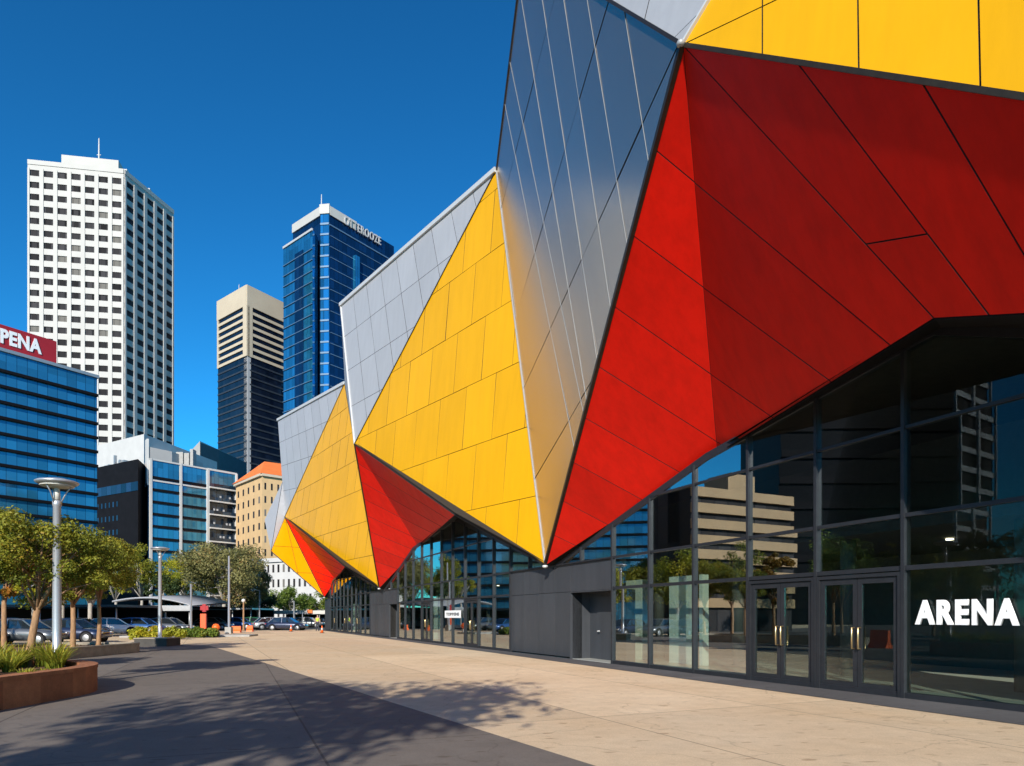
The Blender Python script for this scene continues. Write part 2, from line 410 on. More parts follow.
def facet(name, pts, cuts, mat, parent, toward, gap=.010, tilt=.0016, segs=(), rows=None, edge=0.0):
    """one flat face of the cladding, cut into real panels with open joints over a dark backing"""
    pts = [Vector(p) for p in pts]; o = pts[0]
    n = (pts[1] - o).cross(pts[2] - o).normalized()
    if n.dot(Vector(toward)) < 0: n = -n; pts = pts[::-1]; o = pts[0]
    v = (Z - n * n.z); v = v.normalized() if v.length > .05 else Vector((0, 1, 0)); u = v.cross(n).normalized()
    to2 = lambda p: ((p - o).dot(u), (p - o).dot(v))
    to3 = lambda p, h=0.0: o + u * p[0] + v * p[1] + n * h
    poly = [to2(p) for p in pts]
    if area(poly) < 0: poly = poly[::-1]
    cells = [poly]
    def cut(cells, a, b, mid=None):
        out = []
        for c in cells:
            if mid is not None and not inside(c, mid): out.append(c); continue
            for x, y in ((a, b), (b, a)):
                k = clip(c, x, y)
                if len(k) >= 3 and area(k) > 1e-3: out.append(k)
        return out
    for a, b in cuts: cells = cut(cells, to2(Vector(a)), to2(Vector(b)))
    if rows:                                          # level joints, then upright joints staggered by row
        z0, dz, w, stag = rows; out = []
        zs = [to3(p).z for p in poly]; ku = v.z
        k0 = math.floor((min(zs) - z0) / dz); k1 = math.ceil((max(zs) - z0) / dz)
        for k in range(k0, k1 + 1):
            lo, hi = (z0 + k * dz - o.z) / ku, (z0 + (k + 1) * dz - o.z) / ku
            for c in cells:
                b = clip(clip(c, (0, lo), (1, lo)), (1, hi), (0, hi))
                if len(b) < 3 or area(b) < 1e-3: continue
                us = [p[0] for p in b]; x = math.floor(min(us) / w) * w + (stag * w if k % 2 else 0)
                if x > min(us): x -= w
                part = [b]
                while x < max(us) + w:
                    part = cut(part, (x, 0), (x, 1)); x += w
                out += part
        cells = out
    for a, b in segs:
        a, b = to2(Vector(a)), to2(Vector(b)); cells = cut(cells, a, b, ((a[0] + b[0]) / 2, (a[1] + b[1]) / 2))
    m = MB(); rr = random.Random(hash(name) % 9 + len(cells))
    for c in cells:
        k = inset(c, gap)
        if not k: continue
        cx = sum(p[0] for p in k) / len(k); cy = sum(p[1] for p in k) / len(k)
        tx, ty = rr.gauss(0, tilt), rr.gauss(0, tilt)
        h = lambda p: max(-.012, min(.012, (p[0] - cx) * tx + (p[1] - cy) * ty))
        t = min(1, max(0, rr.gauss(.5, .28)))
        top = [to3(p, .02 + h(p)) for p in k]; bot = [to3(p, -.02) for p in k]
        b = len(m.v); nn = len(k)
        m.v += [tuple(p) for p in top + bot]
        m.f.append(tuple(range(b, b + nn))); m.mi.append(0); m.tint.append(t); m.sm.append(False); m.uv += list(k)
        for i in range(nn):
            j = (i + 1) % nn
            m.f.append((b + i, b + nn + i, b + nn + j, b + j)); m.mi.append(1); m.tint.append(t); m.sm.append(False); m.uv += [(0, 0)] * 4
    m.face([to3(p, -.015) for p in poly], 1)
    m.face([to3(p, -.10) for p in poly][::-1], 1)
    return m.build(name, [mat, M['seam']], parent)

# ------------------------------------------------------------------ the setting
def sheet(name, pts, z, mat):
    m = MB(); m.face([(p[0], p[1], z) for p in pts], 0, [(p[0], p[1]) for p in pts])
    return tag(m.build(name, mat), kind='structure')
def quad(x0, y0, x1, y1): return [(x0, y0), (x1, y0), (x1, y1), (x0, y1)]
sheet('ground', quad(-4000, -3000, 4000, 5000), 0.0, M['asphalt'])
b0, b1 = gnd(224.7, 650.5), gnd(594, 766); bd = (b1 - b0).normalized()
far = b0 + (b0 - b1).normalized() * 6.2; near = b1 + bd * 30
we = lambda s, o: (W(s, o, 0).x, W(s, o, 0).y)
sheet('pale_plaza', [we(-30, 1.2), we(84, .2), (-30, 72), (-110, 66), (-110, -40), (30, -40)], .004, M['pale_paving'])
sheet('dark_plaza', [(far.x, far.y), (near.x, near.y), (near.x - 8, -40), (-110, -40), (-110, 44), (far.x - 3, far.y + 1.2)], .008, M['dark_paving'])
sheet('granite_strip', [we(-30, 2.3), we(-30, 0), we(82, 0), we(82, .7), we(28, 1.0)], .012, M['granite'])

# ------------------------------------------------------------------ the arena
arena = empty('arena_building', W(30, 0, 0), 'faceted red, yellow and silver arena building with a glazed ground floor along the plaza', 'building')
OC = 4.0; OG = 2.0; OK_ = -.4
C = on(684, 45, OC); B = on(546, 565, .35); G1 = on(935, 318, OG); Q = on(1024, 97, OC * .85); A2 = on(497, 170, 0)
B1 = C + (Q - C) * ((C.z - 3.6) / (C.z - Q.z))
n_red = (B - C).cross(G1 - C).normalized(); n_steel = (B - A2).cross(C - A2).normalized()
U = hit(524, -51, A2, n_steel)
A1 = at(708, 0, 1); dirA = (A1 - Vector((0, 0, EYE)))
# top of bay one: the yellow face's upper corner, on the glass line at roof height
A1 = W(.7, 0, 22.4); A1 = on(1834, -1884, 0) if False else A1
F2 = on(355, 444, OC); H2 = on(379.6, 588, .35); G2 = on(455, 515, OG); A3 = on(345, 383, 0); T2 = on(341, 305, OC)
F3 = on(285, 517, OC); H3 = on(324.5, 597, .35); G3 = on(345, 567, OG); T3 = on(278, 420, OC)
F4 = on(271, 551, 5.8); T4 = on(264.7, 520, 6.0); E4 = T3 + (F3 - T3) * .66
K4 = W(91, -3, 11.5)
tow = lambda v: v
OUT = N

ln = lambda a, b, p, n: (hit(a[0], a[1], p, n), hit(b[0], b[1], p, n))
# bay one, polished return face: joints follow those in view
bright = [((625.2, 11.8), (648.7, 156.7)), ((588, 0), (627.2, 239)), ((564.5, 0), (610.3, 300)), ((543, 0), (582, 255)), ((523, 6), (568, 282)), ((511.5, 67), (560.5, 300)), ((505.7, 106), (545, 300))]
darkl = [((680, 43), (564, 300)), ((609.5, 0), (529, 274)), ((584, 395), (537, 476)), ((548.8, 23.5), (525, 117)), ((633, 300), (560, 440))]
cuts = [ln(a, b, A2, n_steel) for a, b in bright + darkl[:4]]
steel = facet('steel_facet', [A2, B, C, U], cuts, M['steel'], arena, -T + N, gap=.024, tilt=.003)
# bright cover strips on the upright joints
m = MB()
ns = n_steel if n_steel.dot(N - T) > 0 else -n_steel
vv = (Z - ns * ns.z).normalized(); uu = vv.cross(ns)
quad2 = [((p - A2).dot(uu), (p - A2).dot(vv)) for p in (A2, B, C, U)]
if area(quad2) < 0: quad2 = quad2[::-1]
for a, b in bright:
    p, q = ln(a, b, A2, n_steel); p2, q2 = [((x - A2).dot(uu), (x - A2).dot(vv)) for x in (p, q)]
    d = (q2[0] - p2[0], q2[1] - p2[1]); lo, hi = -50.0, 50.0
    for i in range(4):
        e0, e1 = quad2[i], quad2[(i + 1) % 4]; ex, ey = e1[0] - e0[0], e1[1] - e0[1]
        den = ex * d[1] - ey * d[0]; num = ex * (p2[1] - e0[1]) - ey * (p2[0] - e0[0])
        if abs(den) < 1e-9: continue
        t = -num / den
        if den > 0: lo = max(lo, t)
        else: hi = min(hi, t)
    if hi > lo:
        s0 = A2 + uu * (p2[0] + d[0] * lo) + vv * (p2[1] + d[1] * lo); s1 = A2 + uu * (p2[0] + d[0] * hi) + vv * (p2[1] + d[1] * hi)
        m.beam(s0 + ns * .026, s1 + ns * .026, .011, .012, ns)
m.build('cover_strip', M['strip'], steel)
# red undersides: each given a fold that stands in for the cast shadow's edge
K1 = on(718, 453, OK_); K2 = on(419, 547, OK_); K3 = on(336.3, 580, OK_)
def red_bay(Cn, Bt, Kf, Ga, Bn, gap, slopes, extra=(), segs=(), n=9):
    na, nb = (Bt - Cn).cross(Kf - Cn).normalized(), (Kf - Cn).cross(Ga - Cn).normalized()
    ia = []; ib = []
    for k in range(1, n):
        p = Cn + (Bt - Cn) * k / n; a = px(p); b = (a[0] + 100, a[1] + 100 * slopes[k - 1])
        ia.append(ln(a, b, Cn, na)); ib.append(ln(a, b, Cn, nb))
    facet('red_facet', [Cn, Bt, Kf], ia, M['red'], arena, N - Z, gap=gap, tilt=.0008)
    facet('red_facet', [Cn, Kf, Ga], ib, M['red'], arena, N - Z, gap=gap, tilt=.0008)
    facet('red_facet', [Cn, Ga, Bn], list(extra), M['red'], arena, N - Z, gap=gap, tilt=.0008, segs=segs)
n2 = (G1 - C).cross(B1 - C).normalized()
rc2 = [ln((805, 71), (986, 309), C, n2), ln((928, 90), (1024, 252), C, n2)]
for k in range(1, 6):
    off = (rc2[1][0] - rc2[0][0]) * k; rc2.append((rc2[1][0] + off, rc2[1][1] + off))
red_bay(C, B, K1, G1, B1, .012, (.83, .737, .70, .635, .575, .545, .53, .48), rc2, [ln((865, 244), (925, 234), C, n2)])
red_bay(F2, H2, K2, G2, B, .016, (.62, .56, .50, .46, .42, .38, .35, .32))
red_bay(F3, H3, K3, G3, H2, .02, (.62, .56, .50, .46, .42, .38, .35, .32))
n_y1 = (A1 - C).cross(B1 - C).normalized()
yc = [ln((763, 0), (763, 58), C, n_y1), ln((858.5, 0), (859.5, 73), C, n_y1), ln((979, 0), (981, 91), C, n_y1), ln((690, 42), (778, 0), C, n_y1)]
stp = yc[2][0] - yc[1][0]
yc += [(yc[2][0] + stp * k, yc[2][1] + stp * k) for k in range(1, 6)]
stp = (yc[3][1] - yc[3][0]).normalized(); upv = (A1 - C) * .22
yc += [(yc[3][0] + upv * k, yc[3][1] + upv * k) for k in (1, 2, 3, 4)]
facet('yellow_facet', [C, A1, B1], yc, M['yellow'], arena, N, gap=.012)
facet('silver_facet', [C, U, A1], [], M['silver'], arena, N, rows=(13.0, 3.6, 2.4, 0.0), gap=.010)
# bay two
facet('yellow_facet', [A2, F2, B], [], M['yellow'], arena, N, rows=(6.4, 3.0, 2.35, 0.5), gap=.012, tilt=.003)
facet('silver_facet', [A2, T2, F2], [(A2 + (F2 - A2) * k / 4, A2 + (F2 - A2) * k / 4 + (T2 - A2)) for k in (1, 2, 3)] +
      [(A2 + (T2 - A2) * k / 9, A2 + (T2 - A2) * k / 9 + (F2 - T2)) for k in range(1, 9)], M['silver'], arena, N, gap=.014)
facet('silver_facet', [A3, H2, F2], [], M['silver'], arena, N - T, rows=(3.0, 3.6, 2.4, 0))
facet('silver_facet', [A3, F2, T2], [], M['silver'], arena, N - T, rows=(3.0, 3.6, 2.4, 0))
# bay three
facet('yellow_facet', [A3, F3, H2], [], M['yellow'], arena, N, rows=(6.4, 3.0, 2.35, 0.5), gap=.017, tilt=.003)
facet('silver_facet', [A3, T3, F3], [(A3 + (F3 - A3) * k / 4, A3 + (F3 - A3) * k / 4 + (T3 - A3)) for k in (1, 2, 3)] +
      [(A3 + (T3 - A3) * k / 9, A3 + (T3 - A3) * k / 9 + (F3 - T3)) for k in range(1, 9)], M['silver'], arena, N, gap=.018)
# end of the building
facet('yellow_facet', [F3, F4, H3], [], M['yellow'], arena, N - T, rows=(6.4, 3.0, 2.35, 0.0), gap=.02)
facet('silver_facet', [E4, T4, F4], [], M['silver'], arena, N - T, gap=.02)
facet('silver_facet', [E4, F4, F3], [], M['silver'], arena, N - T, gap=.02)
m = MB()
for tri in ((T3, E4, K4), (E4, T4, K4), (T4, F4, K4), (F4, H3, K4)): m.face(tri)
m.build('end_cladding', M['silver'], arena)
# roof and rear
m = MB()
tops = [A1, U, A2, T2, A3, T3, K4]
bk = [W(so(p)[0], -28, 20.0) for p in tops]
for i in range(len(tops) - 1):
    m.face([tops[i], tops[i + 1], bk[i + 1]]); m.face([tops[i], bk[i + 1], bk[i]])
m.build('roof', M['dark_core'], arena)
m = MB()
m.box(W(.2, -28.3, 0), T * 80, N * .3, Z * 19.6)
m.face([W(.1, -28, 0), W(.1, -.4, 0), W(.1, -.4, 22.0), W(.1, -28, 20)])
m.face([W(80, -28, 0), W(80, -.3, 0), W(80, -.3, 20), W(80, -28, 20)])
m.build('rear_wall', M['charcoal'], arena)
def head_pts(lo, g, k, hi):                           # the glass line's head: where the soffit meets the wall
    gl_ = on(*px(g), 0.0); gl_ = gl_ - Z * .16
    return [W(so(lo)[0], 0, 3.55), gl_, W(so(k)[0], 0, k.z - .10), W(so(hi)[0], 0, 3.55)]
HEADS = [head_pts(B1, G1, K1, B), head_pts(B, G2, K2, H2), head_pts(H2, G3, K3, H3)]
m = MB()
for pts, hd in (((B1, G1, K1, B), HEADS[0]), ((B, G2, K2, H2), HEADS[1]), ((H2, G3, K3, H3), HEADS[2])):
    for i in range(3):
        p, q, a, b = pts[i], pts[i + 1], hd[i] - N * .2, hd[i + 1] - N * .2
        m.face([p - Z * .02, q - Z * .02, b]); m.face([p - Z * .02, b, a])
        m.face([p + Z * .05, b + Z * .12, q + Z * .05]); m.face([p + Z * .05, a + Z * .12, b + Z * .12])
        m.face([p - Z * .02, p + Z * .05, q + Z * .05, q - Z * .02])
m.build('soffit', M['soffit'], arena)
# edge trims, each where two faces meet
def trim(p, q, w, mat, push=.03, name='edge_trim'):
    m = MB(); d = N * push; m.beam(p + d, q + d, w, w, N, ext=.0); return m.build(name, mat, arena)
trim(A2, B, .045, M['strip'], .05); trim(C, B, .10, M['dark_trim'], .05); trim(C, U, .07, M['dark_trim'], .02)
trim(C, A1, .06, M['bright_trim'], .05); trim(C, B1, .075, M['dark_trim'], .0)
trim(A2, T2, .22, M['bright_trim'], .04, 'roof_capping'); trim(A3, T3, .28, M['bright_trim'], .04, 'roof_capping')
trim(A2, U, .12, M['dark_trim'], .0, 'roof_capping')
trim(A2, F2, .06, M['dark_trim'], .03); trim(F2, B, .08, M['dark_trim'], .0); trim(F2, H2, .10, M['dark_trim'], .03)
trim(A3, F3, .07, M['dark_trim'], .03); trim(F3, H2, .10, M['dark_trim'], .0); trim(F3, H3, .12, M['dark_trim'], .03)
trim(A3, H2, .08, M['dark_trim'], .03); trim(F2, T2, .10, M['bright_trim'], .03)
m = MB()
m.lathe([(.0, -.06), (.06, -.05), (.085, 0), (.06, .05), (.0, .06)], C + N * .08, 16); m.build('corner_node', M['strip'], arena)
for p in (B, H2, H3):
    m = MB(); m.lathe([(.04, -.12), (.11, -.08), (.11, -.02), (.05, .0)], p + N * .04 - Z * .0, 14); m.build('tip_bracket', M['bright_trim'], arena)

# ground floor: solid panelled piers
def clipslope(poly, slopes):
    for a, b in slopes: poly = clip(poly, a, b)
    return poly
BAYS = [[(so(p)[0], p.z) for p in h] for h in HEADS]
ZT, ZD, ZU = 3.55, 2.53, 5.25
def zslope(s):
    for b in BAYS:
        for (s0, z0), (s1, z1) in zip(b, b[1:]):
            if s0 <= s <= s1: return z0 + (z1 - z0) * (s - s0) / (s1 - s0)
    return 3.55
def pier(s0, s1, recess=None):
    m = MB(); m2 = MB(); rr = random.Random(int(s0))
    s = s0; w = (s1 - s0) / max(1, round((s1 - s0) / 1.5)); g = .008
    xs = [s0 + i * w for i in range(int(round((s1 - s0) / w)) + 1)]
    if recess: xs = sorted(set([x for x in xs if not (recess[0] - .5 < x < recess[1] + .5)] + list(recess) + [s0]))
    for a, b in zip(xs, xs[1:]):
        for z0, z1 in ((.06, 2.5), (2.5, 3.52)):
            if recess and a >= recess[0] - .01 and b <= recess[1] + .01 and z0 < 1: continue
            m.box(W(a + g, -.08, z0 + g), T * (b - a - 2 * g), N * (.08 + rr.uniform(-.002, .004)), Z * (z1 - z0 - 2 * g), 0, min(1, max(0, rr.gauss(.5, .3))))
    if recess:
        m2.box(W(s0, -.5, 0), T * (recess[0] - s0), N * .4, Z * 3.5); m2.box(W(recess[1], -.5, 0), T * (s1 - recess[1]), N * .4, Z * 3.5)
        m2.box(W(recess[0], -.5, 2.52), T * (recess[1] - recess[0]), N * .4, Z * .98)
    else: m2.box(W(s0, -.5, 0), T * (s1 - s0), N * .4, Z * 3.5)
    p = m.build('wall_panel', M['charcoal'], arena)
    m2.build('backing', M['seam'], p)
    if recess:
        r0, r1 = recess; m = MB()
        m.box(W(r1, -.85, 0), T * .05, N * .85, Z * 2.5); m.box(W(r0 - .05, -.85, 0), T * .05, N * .85, Z * 2.5)
        m.box(W(r0 - .05, -.85, 2.46), T * (r1 - r0 + .1), N * .84, Z * .05); m.box(W(r0 - .05, -.92, 0), T * (r1 - r0 + .1), N * .07, Z * 2.5)
        m.build('recess_lining', M['charcoal'], p)
        m = MB(); m.box(W(r0 + .08, -.85, .02), T * (r1 - r0 - .7), N * .05, Z * 2.3); d = m.build('service_door', M['charcoal'], arena)
        m = MB(); m.tube([W(r1 - .78, -.79, 1.05), W(r1 - .78, -.70, 1.05), W(r1 - .93, -.70, 1.05)], [.025, .022, .02], 8); m.build('handle', M['bright_trim'], d)
pier(19.36, 27.70, (19.48, 22.3)); pier(47.25, 56.1, (47.4, 49.8)); pier(75.8, 79.7)
m = MB(); m.box(W(19.4, -.06, 3.53), T * 8.3, N * .14, Z * .05); m.build('flashing', M['frame'], arena)

def glazing(s_lo, s_hi, bay, step, doors, name='curtain_wall'):
    lo, hi = bay[0][0], bay[-1][0]
    slopes = [((b_[0], b_[1] - .04), (a_[0], a_[1] - .04)) for a_, b_ in zip(bay, bay[1:])]   # keep what lies under all
    frame = MB(); gl = MB(); rr = random.Random(5)
    n = round((s_hi - s_lo) / step); st = (s_hi - s_lo) / n
    xs = [s_lo + i * st for i in range(n + 1)]
    if s_lo < 2: xs = [6.42 if abs(x - 6.89) < .2 else x for x in xs]      # the lettered pane is the widest
    # uprights of the whole bay, also over the solid piers
    ups = list(xs); x = s_hi + st
    while x < hi - .6: ups.append(x); x += st
    x = s_lo - st
    while x > lo + .6: ups.append(x); x -= st
    for x in ups:
        zb = 0.0 if s_lo - .01 <= x <= s_hi + .01 else ZT
        zt = zslope(x) - .05
        if zt - zb > .15: frame.box(W(x - .035, -.12, zb), T * .07, N * .20, Z * (zt - zb))
    # level bars
    def bar(z, a, b, h=.07, o0=-.10, o1=.05):
        frame.box(W(a, o0, z - h / 2), T * (b - a), N * (o1 - o0), Z * h)
    bar(.06, s_lo, s_hi, .12); bar(ZD, s_lo, s_hi, .09); bar(ZT, lo + .2, hi - .2, .075)
    sx = [x_ for (s0, z0), (s1, z1) in zip(bay, bay[1:]) if min(z0, z1) <= ZU <= max(z0, z1) for x_ in [s0 + (s1 - s0) * (ZU - z0) / (z1 - z0)]]
    a, b = min(sx), max(sx)
    bar(ZU, a, b, .06)
    fr = None
    # head bars following the cladding
    for (s0, z0), (s1, z1) in zip(bay, bay[1:]):
        p, q = W(s0, -.05, z0), W(s1, -.05, z1); dz = -(q - p).normalized().cross(N).normalized(); dz = dz if dz.z < 0 else -dz
        frame.beam(p + dz * .05, q + dz * .05, .20, .16, N)
    allx = sorted(ups + [lo, hi])
    for x0, x1 in zip(allx, allx[1:]):
        ins = x0 >= s_lo - .01 and x1 <= s_hi + .01
        for z0, z1 in ((.12, ZD), (ZD, ZT), (ZT, ZU), (ZU, 8.0)):
            if z0 < ZT - .1 and not ins: continue
            if z0 < 1 and any(d[0] - .02 <= x0 and x1 <= d[1] + .02 for d in doors): continue
            poly = [(x0 + .02, z0), (x1 - .02, z0), (x1 - .02, z1), (x0 + .02, z1)]
            for e0, e1 in slopes: poly = clip(poly, e0, e1) if len(poly) > 2 else []
            if len(poly) < 3 or area(poly) < .02: continue
            tx, tz = rr.gauss(0, .0016), rr.gauss(0, .0016); cx = (x0 + x1) / 2; cz = (z0 + z1) / 2
            h = lambda p: (p[0] - cx) * tx + (p[1] - cz) * tz
            nn = len(poly); vs = [W(p[0], h(p), p[1]) for p in poly] + [W(p[0], h(p) - .02, p[1]) for p in poly]
            fs = [tuple(range(nn)), tuple(reversed(range(nn, 2 * nn)))] + [(i, nn + i, nn + (i + 1) % nn, (i + 1) % nn) for i in range(nn)]
            gl.raw(vs, fs, 0, False)
    f = frame.build(name, M['frame'], arena); gl.build('glass', M['glass'], f)
    for d in doors: double_door(*d)
    return f

def double_door(a, b):
    a, b = a + .04, b - .04; zt = ZD - .07
    fm = MB(); fm.box(W(a, -.10, .0), T * .07, N * .17, Z * zt); fm.box(W(b - .07, -.10, .0), T * .07, N * .17, Z * zt)
    fm.box(W(a + .07, -.10, zt - .07), T * (b - a - .14), N * .17, Z * .07)
    root = fm.build('double_door', M['frame'], arena)
    mid = (a + b) / 2
    for s0, s1, hs in ((a + .08, mid - .006, mid - .15), (mid + .006, b - .08, mid + .15)):
        lf = MB(); w = .10; z0, z1 = .015, zt - .085
        lf.box(W(s0, -.03, z0), T * w, N * .06, Z * (z1 - z0)); lf.box(W(s1 - w, -.03, z0), T * w, N * .06, Z * (z1 - z0))
        lf.box(W(s0 + w, -.03, z1 - .11), T * (s1 - s0 - 2 * w), N * .06, Z * .11); lf.box(W(s0 + w, -.03, z0), T * (s1 - s0 - 2 * w), N * .06, Z * .20)
        lf.build('door_leaf', M['frame'], root)
        gm = MB(); gm.box(W(s0 + w, -.005, z0 + .20), T * (s1 - s0 - 2 * w), N * .012, Z * (z1 - z0 - .31)); gm.build('glass', M['doorglass'], root)
        hm = MB()
        sh = mid + (-.075 if s0 < mid - .1 and s1 < mid else .075)
        hm.tube([W(sh, .03, .92), W(sh, .10, .92), W(sh, .10, 1.36), W(sh, .03, 1.36)], [.018] * 4, 8); hm.build('handle', M['brass'], root)
ST = (19.36 - 8.97) / 5
glazing(8.97 - 4 * ST, 19.36, BAYS[0], ST, [(8.97, 8.97 + ST), (8.97 + ST, 8.97 + 2 * ST)])
S2 = (47.25 - 27.70) / 10
glazing(27.70, 47.25, BAYS[1], S2, [(27.70 + 2 * S2, 27.70 + 3 * S2), (27.70 + 6 * S2, 27.70 + 7 * S2)])
S3 = (75.8 - 56.1) / 10
glazing(56.1, 75.8, BAYS[2], S3, [(56.1 + 2 * S3, 56.1 + 3 * S3), (56.1 + 5 * S3, 56.1 + 6 * S3), (56.1 + 8 * S3, 56.1 + 9 * S3)])

# lettering on the glass
text_mesh('sign_lettering', 'ARENA', .46, M['white_letter'], arena, W(8.72, .050, 1.44), -T, Z, bold=.022, depth=.035, width=1.82, space=1.24)
# banner on the second bay
s_b = so(on(462, 615, .05))[0]; s_a = so(on(446, 615, .05))[0]
m = MB(); m.box(W(s_b, .11, 1.50), T * (s_a - s_b), N * .012, Z * .40); bn = m.build('banner', M['white_letter'], arena)
text_mesh('lettering', 'TORRENS', .16, M['charcoal'], bn, W(s_a - .25, .126, 1.62), -T, Z, bold=.006, depth=.006, width=(s_a - s_b) - .5)

# inside
m = MB(); m.box(W(.4, -9, -.05), T * 79, N * 8.9, Z * .066); m.build('lobby_floor', M['inner_floor'], arena)
m = MB(); m.box(W(.4, -9.2, 0), T * 79, N * .2, Z * 7.4); m.build('lobby_wall', M['inner_wall'], arena)
m = MB()
m.box(W(.4, -9, 3.62), T * 79, N * 6.6, Z * .35); m.build('mezzanine', M['inner_ceil'], arena)
m = MB(); m.box(W(.4, -9, 7.25), T * 79, N * 8.7, Z * .1); m.build('lobby_ceiling', M['inner_ceil'], arena)
for s0, s1, o in ((17.3, 19.0, -2.0), (20.6, 22.6, -2.0), (44.5, 46.2, -2.2), (5.0, 5.3, -3.5), (73.0, 75.0, -2.2)):
    m = MB(); m.box(W(s0, o, .02), T * (s1 - s0), -N * .25, Z * 2.9); m.build('partition', M['inner_white'], arena)
for s in (8.6, 12.9, 17.0, 21.2, 30, 34, 38, 42, 46, 58, 63, 68, 73):
    m = MB(); m.lathe([(.20, 0), (.20, 3.6)], W(s, -3.2, .02), 16); m.build('column', M['inner_wall'], arena)
me_, nt_, p_ = newmat('lit_downlight'); p_.inputs['Emission Color'].default_value = (1, .85, .6, 1); p_.inputs['Emission Strength'].default_value = 6
for s, o, z in ((10.2, -1.0, 7.2), (12.6, -1.2, 7.2), (7.6, -2.2, 7.2), (14.3, -2.0, 7.2), (9.0, -5.0, 3.6), (11.5, -5.2, 3.6), (14.0, -4.6, 3.6), (31, -5, 3.6), (36, -5, 3.6), (41, -5, 3.6)):
    m = MB(); m.lathe([(.0, 0), (.09, 0), (.09, .03), (.0, .03)], W(s, o, z - .03), 12); m.build('downlight', me_, arena)

# ------------------------------------------------------------------ buildings of the city
M['tower_white'] = plain('white_precast', (.47, .45, .42), .7, 0, .06, .15)
M['tower_grey'] = plain('grey_precast', (.42, .42, .43), .7, 0, .06, .15)
M['cream'] = plain('cream_precast', (.52, .44, .33), .7, 0, .06, .15)
M['win_dark'] = facade_glass('dark_window_glass', (.038, .036, .038), 1.7, 9, .7, .6, .03, .0, .05, blinds=.15)
M['win_black'] = facade_glass('black_window_glass', (.016, .020, .028), 1.7, 9, .5, .6, .15, .0, .05, blinds=.10)
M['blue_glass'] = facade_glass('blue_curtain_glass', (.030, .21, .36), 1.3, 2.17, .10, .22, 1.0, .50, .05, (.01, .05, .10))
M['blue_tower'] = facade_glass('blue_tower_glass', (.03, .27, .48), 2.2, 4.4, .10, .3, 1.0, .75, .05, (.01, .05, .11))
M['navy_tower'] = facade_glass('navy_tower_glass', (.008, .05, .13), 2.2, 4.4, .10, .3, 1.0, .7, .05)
M['navy_glass'] = facade_glass('navy_band_glass', (.02, .045, .085), 2.2, 4.0, .12, .5, 1.0, .5, .06)
M['black_glass'] = facade_glass('black_band_glass', (.008, .012, .02), 2.2, 4.0, .12, .5, 1.0, .3, .06)
M['dark_clad'] = plain('shade_painted_spandrel', (.035, .042, .055), .5, .2, .2, .5)
M['void_glass'] = plain('smoked_glass', (.004, .005, .007), .5, 0, .2, .5, 0, .06)
M['black_clad'] = plain('black_spandrel', (.008, .008, .010), .7, 0, .2, .5, 0, .08)
M['sandstone'] = plain('sandstone_render', (.60, .40, .20), .8, 0, .10, .4)
M['tan'] = plain('tan_precast', (.40, .27, .145), .8, 0, .10, .3)
M['terracotta'] = plain('orange_tile_roof', (.75, .17, .03), .7, 0, .12, .5)
M['floor_band'] = plain('pale_floor_edge', (.10, .18, .28), .5, .2, .1, .5)  # one even slate blue for floor edges and ledge
M['sign_red'] = plain('red_sign_panel', (.34, .012, .018), .5, 0, .06, .4)
M['rail'] = plain('galvanised_steel', (.40, .41, .42), .45, .6, .1)

def v2(p): return Vector((p[0], p[1], 0))
def xd(x, d): return ((x - 512) / F * d, d)          # plan point seen at pixel column x, depth d
def hz(y, d): return EYE + (616 - y) / F * d         # height seen at row y, depth d

class Face:
    """one wall of a building: a -> b seen from outside with a on the left"""
    def __init__(self, a, b):
        self.a, self.b = v2(a), v2(b); self.l = (self.b - self.a).length
        self.u = (self.b - self.a).normalized(); self.n = Vector((self.u.y, -self.u.x, 0))
    def box(self, m, u0, u1, z0, z1, d0, d1, mi=0):  # d: how far out of the wall
        m.box(self.a + self.u * u0 + self.n * d0 + Z * z0, self.u * (u1 - u0), self.n * (d1 - d0), Z * (z1 - z0), mi)

def grid_windows(root, faces_mats, pane, name='window', cap=100):
    """panes as copies of one mesh per wall: up to cap objects, the rest one part of kind stuff"""
    rest = {}
    cnt = 0
    for fc, lst, mat, w, h in pane:
        proto = None
        for (u, z) in lst:
            if cnt < cap:
                if proto is None:
                    m = MB(); fc.box(m, 0, w, 0, h, -.10, .02)
                    m.v = [tuple(Vector(p) - fc.a) for p in m.v]
                    me = m.build(name, mat, None, None); proto = me; o = me
                else:
                    o = proto.copy(); col.objects.link(o)
                o.parent = root; o.location = fc.a + fc.u * u + Z * z - root.location
                cnt += 1
            else:
                mm = rest.setdefault(mat.name, (MB(), mat))[0]
                fc.box(mm, u, u + w, z, z + h, -.10, .02)
    if rest:
        big = MB(); mats = []
        for k, (mm, mat) in rest.items():
            i = len(mats); mats.append(mat)
            off = len(big.v); big.v += mm.v; big.f += [tuple(j + off for j in f) for f in mm.f]
            big.mi += [i] * len(mm.f); big.uv += mm.uv; big.tint += mm.tint; big.sm += mm.sm
        o = big.build('window', mats, root); o['kind'] = 'stuff'

